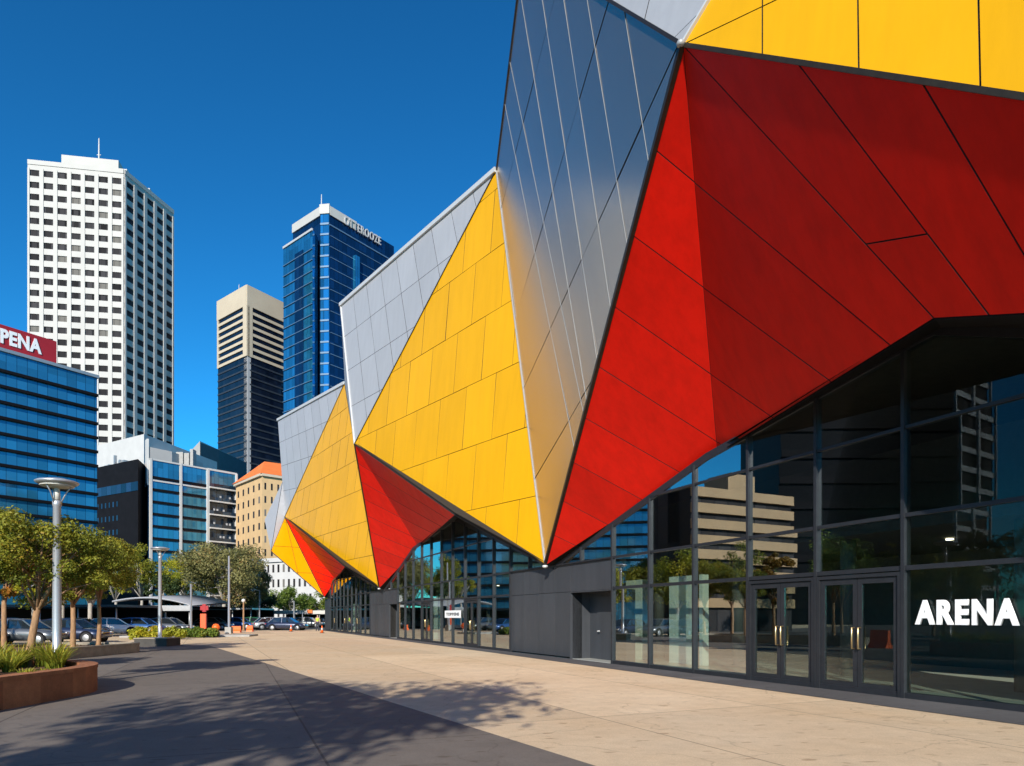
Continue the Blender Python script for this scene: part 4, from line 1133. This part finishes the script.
# lamps
def lamp(loc, h, label, r0=.095, head=.43, basez=0.0):
    root = empty('street_lamp', loc, label, 'street lamp', 'dish-headed lamps on the plaza')
    L = Vector(loc); m = MB()
    m.lathe([(r0 * 1.7, 0), (r0 * 1.7, .03), (r0, .05), (r0 * .98, h * .2), (r0 * .82, h - .62), (r0 * .95, h - .60), (r0 * .95, h - .5), (r0 * .3, h - .46)], L, 20); m.build('pole', M['lamp_metal'], root)
    for k in range(3):
        a = R(20 + 120 * k); d = Vector((math.cos(a), math.sin(a), 0)); m = MB()
        m.tube([L + Z * (h - .56) + d * r0 * .7, L + Z * (h - .30) + d * head * .42, L + Z * (h - .09) + d * head * .78], [.016, .015, .014], 6); m.build('bracket', M['lamp_metal'], root)
    m = MB(); m.lathe([(.0, -.035), (head * .80, -.045), (head * .97, .0), (head, .03), (head * .90, .055), (head * .45, .10), (.0, .115)], L + Z * (h - .10), 32); m.build('lamp_shade', M['lamp_metal'], root)
    m = MB(); m.lathe([(.0, -.02), (head * .78, -.01), (head * .78, .02), (.0, .02)], L + Z * (h - .158), 32); m.build('diffuser', M['lamp_under'], root)
    m = MB(); m.lathe([(.0, 0), (r0 * .8, 0), (r0 * .55, .26), (.0, .27)], L + Z * (h - .47), 14); m.build('lantern', M['lamp_under'], root)
    return root
pz = PH1 - .12
p = gnd(57, 667, pz); lamp((p.x, p.y, pz), EYE + (616 - 479) / F * p.y - pz, 'tall pale lamp post with a dish head, standing in the nearest terracotta planter')
d2 = 36.5; X2 = (160 - 512) / F * d2
lamp((X2, d2, .42), EYE + (616 - 547) / F * d2 - .42, 'dish-headed lamp post rising from a small dark box planter', .10, .47)
dk = empty('box_planter', (X2, d2, 0), 'small dark concrete box planter at the foot of a lamp post', 'planter')
m = MB(); m.cbox((X2 - .12, d2, .2), 1.7, 1.5, .40); m.build('wall', M['planter_dark'], dk)
m = MB(); m.cbox((X2 - .12, d2, .425), 1.76, 1.56, .05); m.build('coping', M['planter_grey'], dk)

# street trees in the planters, then those further back
tree('street_tree', 'young tree with a slim tan trunk in the nearest terracotta planter', (-11.05, 15.6, PH1 - .12), 3.75, 1.55, 1.45, M['leaf_olive'], 3, 13000, .055, .085, M['bark'], 40, (.10, .2), 'young street trees in planters')
tree('street_tree', 'young tree nearer the camera of the two in the low concrete planter', (-17.3, 26.9, .31), 4.4, 1.7, 1.9, M['leaf_olive'], 5, 10000, .07, .10, M['bark'], 28, (0, 0), 'young street trees in planters')
tree('street_tree', 'young tree further back of the two in the low concrete planter', (-18.1, 29.9, .31), 4.8, 1.9, 1.9, M['leaf_olive'], 6, 10000, .07, .09, M['bark'], 28, (0, 0), 'young street trees in planters')
def bgtree(x, y0, y1, d, r_px, leafm, label, seed, n=5000, leaf=.16, trunk=.18, barkm=None, clumps=30, name='street_tree', group='trees beyond the plaza'):
    X = (x - 512) / F * d; top = EYE + (616 - y0) / F * d; bot = EYE + (616 - y1) / F * d
    return tree(name, label, (X, d, 0), top, r_px / F * d, max(1.6, bot), leafm, seed, n, leaf, trunk, barkm, clumps, group=group)
bgtree(4, 503, 596, 26, 34, M['leaf_gold'], 'tree with golden autumn tints at the left edge, behind the nearest young tree', 11, 7000, .10, .10, M['bark'])
bgtree(34, 545, 602, 47, 34, M['leaf_bright'], 'yellow-green tree behind the parked cars at the left edge', 12, 5000, .14)
bgtree(116, 562, 598, 84, 20, M['leaf_bright'], 'small yellow-green tree behind the left end of the curved canopy', 13, 4000, .13)
bgtree(142, 541, 598, 84, 26, M['leaf_olive'], 'olive green tree rising behind the curved canopy roof', 14, 5000, .16)
bgtree(188, 556, 604, 86, 32, M['leaf_bright'], 'bright yellow-green bushy tree behind the red pillar sign', 15, 6000, .16)
bgtree(224, 536, 602, 84, 45, M['leaf_gum'], 'broad grey-brown gum tree in front of the sandstone block', 16, 11000, .19, .26, M['bark_grey'], 44, 'gum_tree')
bgtree(258, 562, 612, 92, 22, M['leaf_gum'], 'thin grey gum tree beside the broad gum tree', 17, 3500, .19, .2, M['bark_grey'], 22, 'gum_tree')
bgtree(252, 586, 618, 96, 24, M['leaf_dark'], 'dark green round tree in front of the white building', 18, 4500, .18)
bgtree(292, 586, 616, 104, 26, M['leaf_green'], 'fresh green tree below the arena corner', 19, 5000, .19)
bgtree(319, 592, 616, 116, 18, M['leaf_green'], 'green tree partly hidden by the arena corner', 20, 3500, .2)
bgtree(165, 575, 610, 78, 18, M['leaf_dark'], 'dark green tree between the olive tree and the bright bushy tree', 23, 3500, .17)
# trees beside and behind the camera: they throw the plaza's shadows and show in the glass
tree('street_tree', 'large tree behind the camera whose shadow falls across the plaza', (-6.6, -6.3, 0), 10.8, 4.2, 5.6, M['leaf_green'], 41, 3300, .20, .17, None, 40, (.3, .2))
for i, (x, y, h, r_, c) in enumerate(((-15.6, 16.5, 4.6, 1.6, 2.2), (-23, 11, 6.5, 2.6, 2.4), (-27, 18, 7.5, 3.0, 2.6), (-25, 4, 7, 2.8, 2.4), (-31, 26, 8, 3.2, 2.6), (-30, 10, 8.5, 3.2, 2.8), (-36, 36, 8, 3.4, 2.6), (-42, 47, 8, 3.2, 2.4), (-29, -3, 8, 3, 2.6), (-44, 22, 9, 4, 2.4), (-40, 14, 9, 4, 2.4), (-47, 30, 9, 4, 2.4), (-42, 5, 9, 4, 2.4), (-50, 40, 9, 4, 2.4), (-38, -6, 9, 4, 2.4))):
    tree('street_tree', 'green plaza tree left of the view, mirrored in the arena glass', (x, y, 0), h, r_, c, M[('leaf_olive', 'leaf_green', 'leaf_dark')[i % 3]], 60 + i, 2600, .17, .13, M['bark'], 22, group='trees mirrored in the glass')

for x, y0, y1, dd, rp_, lm_, lb in ((-40, 540, 602, 44, 44, 'leaf_olive', 'broad olive tree past the left edge'), (-95, 520, 602, 42, 52, 'leaf_bright', 'yellow-green tree past the left edge'), (62, 552, 603, 48, 30, 'leaf_green', 'green tree directly behind the lamp post and parked cars'), (90, 556, 604, 56, 24, 'leaf_olive', 'olive tree behind the two young trees in the low planter')):
    bgtree(x, y0, y1, dd, rp_, M[lm_], lb, int(x) + 200, 5000, .14)

# hedge along the plaza edge
def hedge(label, x0, x1, y0, y1, d, leafm, seed, n):
    X0, X1 = (x0 - 512) / F * d, (x1 - 512) / F * d; h = EYE + (616 - y0) / F * d
    r = random.Random(seed); cs = []; x = X0
    while x < X1:
        for k in range(2): cs.append((x, d + r.uniform(0, 1.4), r.uniform(.2, max(.25, h - .25)), r.uniform(.28, .46)))
        x += .28
    m = MB(); leaves(m, cs, n, .085, seed); o = m.build('hedge', leafm, None, (X0, d, 0)); return tag(o, label, 'hedge')
hedge('yellow-green low hedge beside the dark box planter', 128, 178, 626, 636, 46, M['leaf_bright'], 71, 6000)
hedge('dark green low hedge running towards the orange ball', 176, 214, 627, 635, 50, M['leaf_green'], 72, 5000)
kb = MB(); a_ = gnd(128, 637.5); kb.box((a_.x - .3, a_.y - .6, 0), (8.6, 2.5, 0), (-.3, 2.6, 0), (0, 0, .14)); tag(kb.build('kerb', M['concrete']), kind='structure')

# canopies
M['pale_roof'] = plain('pale_metal_roof', (.30, .31, .33), .5, .2, .1, .5)
def posts(root, pts, h, r=.07):
    for p in pts:
        m = MB(); m.tube([Vector((p[0], p[1], 0)), Vector((p[0], p[1], h))], [r, r], 8); m.build('post', M['rail'], root)
d = 70.0; xa, xb = (112 - 512) / F * d, (192 - 512) / F * d
cp = empty('canopy', ((xa + xb) / 2, d, 0), 'pale curved canopy roof on posts beyond the hedge', 'canopy')
m = MB(); ns_ = 18; ze, zr = hz(605.5, d), hz(597, d)
for i in range(ns_):
    f0, f1 = i / ns_, (i + 1) / ns_
    za, zb = ze + (zr - ze) * math.sin(math.pi * (.16 + .84 * f0) if f0 < 1 else 0) ** .8, ze + (zr - ze) * max(0, math.sin(math.pi * (.16 + .84 * f1))) ** .8
    x0, x1 = xa + (xb - xa) * f0, xa + (xb - xa) * f1
    m.raw([(x0, d, za), (x1, d, zb), (x1, d + 9, zb + .5), (x0, d + 9, za + .5), (x0, d, za - .16), (x1, d, zb - .16), (x1, d + 9, zb + .34), (x0, d + 9, za + .34)],
          [(0, 1, 2, 3), (7, 6, 5, 4), (0, 4, 5, 1), (3, 2, 6, 7)], 0, True)
m.build('roof', M['pale_roof'], cp)
m = MB(); m.box((xa, d - .12, ze - .55), (xb - xa, 0, 0), (0, .2, 0), (0, 0, .55)); m.build('fascia', M['rail'], cp)
m = MB(); m.box((xa, d + 8.8, 0), (xb - xa, 0, 0), (0, .2, 0), (0, 0, ze)); m.box((xa, d + .1, ze - .4), (xb - xa, 0, 0), (0, 8.8, 0), (0, 0, .1)); m.build('rear_wall', M['black_clad'], cp)
posts(cp, [(xa + .4 + (xb - xa - .8) * k / 3, d + .3) for k in range(4)], ze - .5)
def flat_canopy(x0, x1, y_top, y_bot, d, label, edge, depth=8, n=4):
    a, b = (x0 - 512) / F * d, (x1 - 512) / F * d; zt, zb = hz(y_top, d), hz(y_bot, d)
    c_ = empty('canopy', ((a + b) / 2, d, 0), label, 'canopy')
    m = MB(); m.box((a, d, zb), (b - a, 0, 0), (0, depth, 0), (0, 0, zt - zb)); m.build('roof', edge, c_)
    m = MB(); m.box((a, d + depth - .3, 0), (b - a, 0, 0), (0, .2, 0), (0, 0, zb - .01)); m.build('rear_wall', M['black_clad'], c_)
    posts(c_, [(a + .3 + (b - a - .6) * k / (n - 1), d + .4) for k in range(n)], zb)
    return c_
flat_canopy(-120, 117, 604.5, 607, 62, 'long dark flat canopy behind the parked cars at the left', M['dark_clad'], n=7)
flat_canopy(192, 252, 608, 609.5, 86, 'flat dark canopy behind the red pillar sign', M['rail'])
c3 = flat_canopy(268, 345, 610.5, 614, 98, 'low white-edged canopy behind the parked dark cars', M['white_paint'])
m = MB(); q = at(310, 611.5, 97.9); m.cbox((q.x, q.y - .05, q.z), .7, .1, .5); m.build('sign', M['terracotta'], c3)

# poles
def pole(x, y0, y1, d, label, mat, r=.075, headk=None, name='pole'):
    X = (x - 512) / F * d; h = hz(y0, d)
    root = empty(name, (X, d, 0), label, 'pole'); m = MB(); L = Vector((X, d, 0))
    m.lathe([(r * 1.8, 0), (r * 1.8, .08), (r, .12), (r * .75, h)], L, 10); m.build('shaft', mat, root)
    if headk == 'globe':
        m = MB(); m.lathe([(0, -.22), (.16, -.15), (.22, 0), (.16, .15), (0, .22)], L + Z * (h + .15), 14); m.build('globe', M['lamp_under'], root)
    if headk == 'arm':
        m = MB(); m.beam(L + Z * (h - .1), L + Z * (h + .02) - Vector((.5, .1, 0)), .07); m.cbox(L + Z * (h + .05) - Vector((.75, .1, 0)), .55, .2, .1); m.build('lamp_head', M['lamp_metal'], root)
    if headk == 'block':
        m = MB(); m.cbox(L + Z * .3, .55, .55, .6); m.build('base', M['concrete'], root)
    return root
pole(191, 584, 633, 60, 'grey square-topped pole standing in the dark green hedge', M['rail'], .10)
pole(229, 556, 634, 62, 'tall pale pole on a concrete block, in front of the gum tree', M['lamp_metal'], .11, 'block')
pole(243.5, 602, 630, 74, 'brown pole topped by a white globe light', M['bark'], .10, 'globe', 'globe_lamp')
pole(259.5, 590, 626, 86, 'slim pale lamp pole in front of the dark green round tree', M['lamp_metal'], .09, 'arm', 'lamp_pole')
pole(294, 601, 624, 88, 'grey pole beside the dark parked cars', M['rail'], .11)
pole(302.5, 612, 626, 92, 'short thin pole near the arena corner', M['rail'], .07)
pole(151.5, 583, 604, 92, 'thin pale pole rising behind the curved canopy', M['lamp_metal'], .09)

# red pillar sign, barriers, cones
M['orange'] = plain('orange_plastic', (.85, .13, .015), .45, 0, .06)
M['sign_orange'] = plain('vermilion_panel', (.80, .11, .03), .5, 0, .08)
d = 66; X = (203.5 - 512) / F * d
rp = empty('pillar_sign', (X, d, 0), 'red and orange pillar sign with a red cross-shaped top', 'sign')
m = MB(); m.cbox((X, d, hz(617, d) / 2 + .2), .52, .25, hz(611, d) - .35); m.build('panel', M['sign_orange'], rp)
m = MB(); m.cbox((X, d, .2), .45, .22, .4); m.build('base', M['white_paint'], rp)
m = MB(); m.cbox((X + .1, d, hz(608, d)), .75, .2, .42); m.cbox((X + .1, d - .01, hz(608, d)), .32, .22, .75); m.build('cross_top', M['sign_red'], rp)
def at_g(x, d): return Vector(((x - 512) / F * d, d, 0))
q = at_g(216, 60); ball = empty('road_marker', q, 'round orange marker ball on a short white stand, at the hedge end', 'marker')
m = MB(); m.lathe([(0, -.32), (.2, -.26), (.33, -.05), (.33, .06), (.2, .26), (0, .32)], q + Z * .62, 16); m.build('ball', M['orange'], ball)
m = MB(); m.cbox(q + Vector((.12, 0, .15)), .28, .28, .3); m.build('stand', M['white_paint'], ball)
def barrier(x, d, w, label):
    q = at_g(x, d); m = MB(); prof = [(-.25, 0), (.25, 0), (.22, .15), (.10, .3), (.08, .62), (-.08, .62), (-.10, .3), (-.22, .15)]
    n = len(prof); vs = [q + Vector((-w / 2, p[0], p[1])) for p in prof] + [q + Vector((w / 2, p[0], p[1])) for p in prof]
    m.raw(vs, [tuple(range(n))[::-1], tuple(range(n, 2 * n))] + [(i, (i + 1) % n, n + (i + 1) % n, n + i) for i in range(n)], 0, False)
    return tag(m.build('traffic_barrier', M['orange'], None, q), label, 'barrier')
barrier(236.5, 66, .85, 'orange plastic road barrier between the two lamp poles'); barrier(250, 70, .6, 'small yellow-orange barrier right of the globe lamp')
for x_, d_, w_b, lb in ((880, 34, 1.0, 'orange road barrier left of the view, mirrored low in the glass beside the doors'),):
    q_ = mxd(x_, d_); m = MB(); w_h = w_b / 2
    prof = [(-.25, 0), (.25, 0), (.22, .15), (.10, .3), (.08, .9), (-.08, .9), (-.10, .3), (-.22, .15)]; n = len(prof)
    vs = [Vector((q_.x, q_.y, 0)) + T * -w_h + N * p[0] + Z * p[1] for p in prof] + [Vector((q_.x, q_.y, 0)) + T * w_h + N * p[0] + Z * p[1] for p in prof]
    m.raw(vs, [tuple(range(n))[::-1], tuple(range(n, 2 * n))] + [(i, (i + 1) % n, n + (i + 1) % n, n + i) for i in range(n)], 0, False)
    tag(m.build('traffic_barrier', M['orange'], None, (q_.x, q_.y, 0)), lb, 'barrier')
def cone(x, d, label):
    q = at_g(x, d); root = empty('traffic_cone', q, label, 'cone')
    m = MB(); m.lathe([(.15, 0), (.03, .68), (0, .69)], q + Z * .03, 14); m.build('body', M['orange'], root)
    m = MB(); m.cbox(q + Z * .018, .38, .38, .036); m.build('base', M['black_clad'], root)
    m = MB(); m.lathe([(.106, .26), (.075, .44)], q + Z * .03, 14); m.build('band', M['white_paint'], root)
cone(291, 70, 'orange traffic cone beside the dark parked car'); cone(322, 64, 'orange traffic cone beside the arena wall and the worker')

# cars
M['tyre'] = plain('rubber_tyre', (.02, .02, .02), .8)
M['car_glass'] = plain('car_window', (.012, .016, .02), .06, 0, .1, spec=1.0)
M['headlamp'] = plain('clear_lamp', (.7, .7, .72), .15, .3, .05)
M['taillamp'] = plain('red_lamp', (.45, .02, .02), .25, 0, .05)
def paint(name, c, metal=.35):
    m, nt, p = newmat(name); p.inputs['Base Color'].default_value = (*c, 1); p.inputs['Metallic'].default_value = metal
    p.inputs['Roughness'].default_value = .32; p.inputs['Coat Weight'].default_value = .8; p.inputs['Coat Roughness'].default_value = .06
    return m
CP = {k: paint(k + '_car_paint', c, mt) for k, c, mt in (('white', (.75, .75, .74), 0), ('silver', (.45, .47, .5), .6), ('navy', (.015, .025, .06), .3), ('black', (.012, .012, .014), .3), ('blue', (.03, .10, .28), .3), ('green', (.02, .14, .06), .2), ('grey', (.13, .14, .15), .5))}
def make_car():
    root = empty('parked_car', (0, 0, 0), 'car', 'car')
    # body: cross-sections along the length
    st = [(-2.18, .70, .42, .60), (-2.12, .80, .30, .82), (-1.7, .88, .24, .90), (-.9, .90, .22, .93), (.2, .90, .22, .92), (1.0, .90, .22, .88), (1.7, .86, .24, .78), (2.12, .76, .32, .66), (2.20, .62, .42, .56)]
    def loft(m, secs, mi=0, smooth=True):
        n = len(secs[0]); vs = [p for s in secs for p in s]; fs = []
        for i in range(len(secs) - 1):
            for k in range(n): fs.append((i * n + k, i * n + (k + 1) % n, (i + 1) * n + (k + 1) % n, (i + 1) * n + k))
        fs.append(tuple(reversed(range(n)))); fs.append(tuple((len(secs) - 1) * n + k for k in range(n))); m.raw(vs, fs, mi, smooth)
    m = MB(); secs = []
    for x, w, zb, zt in st:
        mid = zb + (zt - zb) * .55
        secs.append([(x, -w * .85, zb), (x, w * .85, zb), (x, w * .98, zb + .1), (x, w, mid), (x, w * .93, zt - .05), (x, w * .82, zt), (x, 0, zt + .025), (x, -w * .82, zt), (x, -w * .93, zt - .05), (x, -w, mid), (x, -w * .98, zb + .1)])
    loft(m, secs)
    for sx in (-1.35, 1.38):                              # dark wheel housings
        for sy in (-1, 1):
            k = 14; c = Vector((sx, sy * .893, .34)); m.face([c + Vector((.40 * math.cos(2 * math.pi * i / k), sy * .012, .40 * math.sin(2 * math.pi * i / k))) for i in range(k)], 1)
    m.build('body', [CP['silver'], M['black_clad']], root)
    gs = [(-1.85, .74, .86, .90), (-1.30, .66, .86, 1.36), (-.6, .63, .86, 1.45), (.15, .63, .86, 1.44), (.45, .65, .86, 1.38), (1.15, .76, .84, .90)]
    m = MB(); secs = [[(x, -w - .10 * (zt > 1), zb), (x, w + .10 * (zt > 1), zb), (x, w, zt - .06), (x, w * .85, zt), (x, -w * .85, zt), (x, -w, zt - .06)] for x, w, zb, zt in gs]
    loft(m, secs, 0, False); cab = m.build('cabin_window', M['car_glass'], root)
    m = MB(); loft(m, [[(x, -w - .012, zt - .09), (x, w + .012, zt - .09), (x, w * .86, zt + .02), (x, -w * .86, zt + .02)] for x, w, zb, zt in gs[1:5]], 0, True)
    for x0, z0, x1, z1, y0, y1 in ((-1.85, .88, -1.30, 1.36, .80, .66), (-.35, .88, -.35, 1.42, .79, .64), (1.15, .88, .45, 1.38, .80, .66)):
        for sy in (-1, 1): m.beam((x0, sy * y0, z0), (x1, sy * y1, z1), .07, .05, Vector((0, 1, 0)))
    m.build('roof', CP['silver'], root)
    for sx in (-1.35, 1.38):
        for sy in (-1, 1):
            m = MB(); m.tube([(sx, sy * .70, .32), (sx, sy * .74, .32), (sx, sy * .90, .32), (sx, sy * .91, .32)], [.30, .32, .32, .29], 18); wh = m.build('wheel', M['tyre'], root)
            m = MB(); m.tube([(sx, sy * .905, .32), (sx, sy * .918, .32)], [.20, .18], 12); m.build('rim', M['rail'], wh)
    for sy in (-1, 1):
        m = MB(); m.cbox((2.08, sy * .58, .62), .18, .26, .12); m.build('headlight', M['headlamp'], root)
        m = MB(); m.cbox((-2.10, sy * .62, .72), .12, .24, .16); m.build('tail_light', M['taillamp'], root)
    return root
car0 = make_car(); used_car = []
def car(x, d, rz, paintk, label):
    o = car0 if not used_car else copy_tree(car0)
    used_car.append(o); o.location = at_g(x, d); o.rotation_euler = (0, 0, R(rz)); o['label'] = label; o['group'] = 'cars parked beyond the plaza'
    for ch in o.children:
        if ch.name.split('.')[0] in ('body', 'roof'):
            ch.material_slots[0].link = 'OBJECT'; ch.material_slots[0].material = CP[paintk]
car(-38, 37, 4, 'black', 'black car parked at the left edge behind the nearest young tree')
car(22, 38.5, 4, 'grey', 'grey car parked between the nearest young tree and the lamp post')
car(70, 41, 4, 'navy', 'navy car parked directly behind the lamp post')
car(10, 50, 0, 'blue', 'blue car in the second row behind the grey car')
car(78, 53, 0, 'black', 'black car in the second row left of the white car')
car(112, 56, 30, 'white', 'white car parked left of the curved canopy')
car(140, 61, 0, 'blue', 'blue car parked under the left of the curved canopy')
car(168, 63, 0, 'grey', 'grey car parked under the middle of the curved canopy')
car(213, 78, 0, 'grey', 'grey car parked right of the red pillar sign')
car(238, 82, 0, 'blue', 'blue car behind the globe lamp')
car(255, 84, 0, 'green', 'green car right of the globe lamp')
car(272, 80, 35, 'silver', 'silver car in front of the pair of dark cars')
car(287, 76, 0, 'navy', 'dark navy car nearest the arena corner cone')
car(308, 94, 0, 'grey', 'grey car below the white-edged canopy')
car(322, 100, 10, 'black', 'black car furthest right beside the arena corner')

# person in a vest
def skin(name, joints, edges, mat, parent, root_i=0, sub=2):
    me = bpy.data.meshes.new(name); me.from_pydata([j[0] for j in joints], edges, [])
    o = bpy.data.objects.new(name, me); col.objects.link(o)
    o.modifiers.new('s', 'SKIN'); sv = me.skin_vertices[0].data if me.skin_vertices else None
    if sv is None:
        bpy.context.view_layer.objects.active = o; bpy.context.view_layer.update(); sv = me.skin_vertices[0].data
    for i, j in enumerate(joints): sv[i].radius = (j[1], j[2] if len(j) > 2 else j[1]); sv[i].use_root = (i == root_i)
    su = o.modifiers.new('u', 'SUBSURF'); su.levels = su.render_levels = sub
    dg = bpy.context.evaluated_depsgraph_get(); nm = bpy.data.meshes.new_from_object(o.evaluated_get(dg))
    o.modifiers.clear(); o.data = nm; nm.materials.clear()
    for mm in (mat if isinstance(mat, list) else [mat]): nm.materials.append(mm)
    for pl_ in nm.polygons: pl_.use_smooth = True
    o.parent = parent; return o
M['skin'] = plain('skin', (.42, .25, .17), .6, 0, .05); M['hair'] = plain('dark_hair', (.03, .02, .015), .6)
M['trouser'] = plain('navy_trousers', (.025, .03, .05), .8); M['hivis'] = plain('hi_vis_vest', (.45, .72, .02), .6, 0, .08)
def worker(loc, label):
    root = empty('person', loc, label, 'person')
    J = [((0, 0, .95), .13, .10), ((0, 0, 1.15), .12, .09), ((0, 0, 1.38), .15, .10), ((0, 0, 1.50), .055), ((0, .01, 1.60), .085, .095), ((0, .01, 1.72), .07, .08),
         ((.18, 0, 1.40), .055), ((.24, .02, 1.15), .045), ((.24, -.12, .92), .035), ((.245, -.16, .84), .03),
         ((-.18, 0, 1.40), .055), ((-.23, .03, 1.14), .045), ((-.22, -.05, .90), .035), ((-.22, -.08, .82), .03),
         ((.09, 0, .86), .095), ((.10, -.02, .48), .065), ((.10, .02, .08), .045), ((.11, -.14, .045), .04),
         ((-.09, 0, .86), .095), ((-.11, .03, .48), .065), ((-.12, .10, .08), .045), ((-.13, -.05, .045), .04)]
    Eg = [(0, 1), (1, 2), (2, 3), (3, 4), (4, 5), (2, 6), (6, 7), (7, 8), (8, 9), (2, 10), (10, 11), (11, 12), (12, 13), (0, 14), (14, 15), (15, 16), (16, 17), (0, 18), (18, 19), (19, 20), (20, 21)]
    b = skin('body', J, Eg, [M['skin'], M['trouser']], root)
    for pl_ in b.data.polygons: pl_.material_index = 1 if pl_.center.z < .98 and abs(pl_.center.x) < .2 else 0
    V_ = [((0, 0, .98), .15, .12), ((0, 0, 1.2), .145, .115), ((0, 0, 1.36), .165, .115), ((.15, 0, 1.42), .075), ((-.15, 0, 1.42), .075)]
    skin('vest', V_, [(0, 1), (1, 2), (2, 3), (2, 4)], M['hivis'], root)
    m = MB(); m.lathe([(.105, -.02), (.11, .03), (.085, .09), (0, .115)], (0, .02, 1.69), 16); h_ = m.build('hair', M['hair'], root)
    return root
w_ = worker(at_g(317.5, 72), 'person in a yellow-green vest standing by the far corner of the arena')
w_.rotation_euler = (0, 0, R(20))
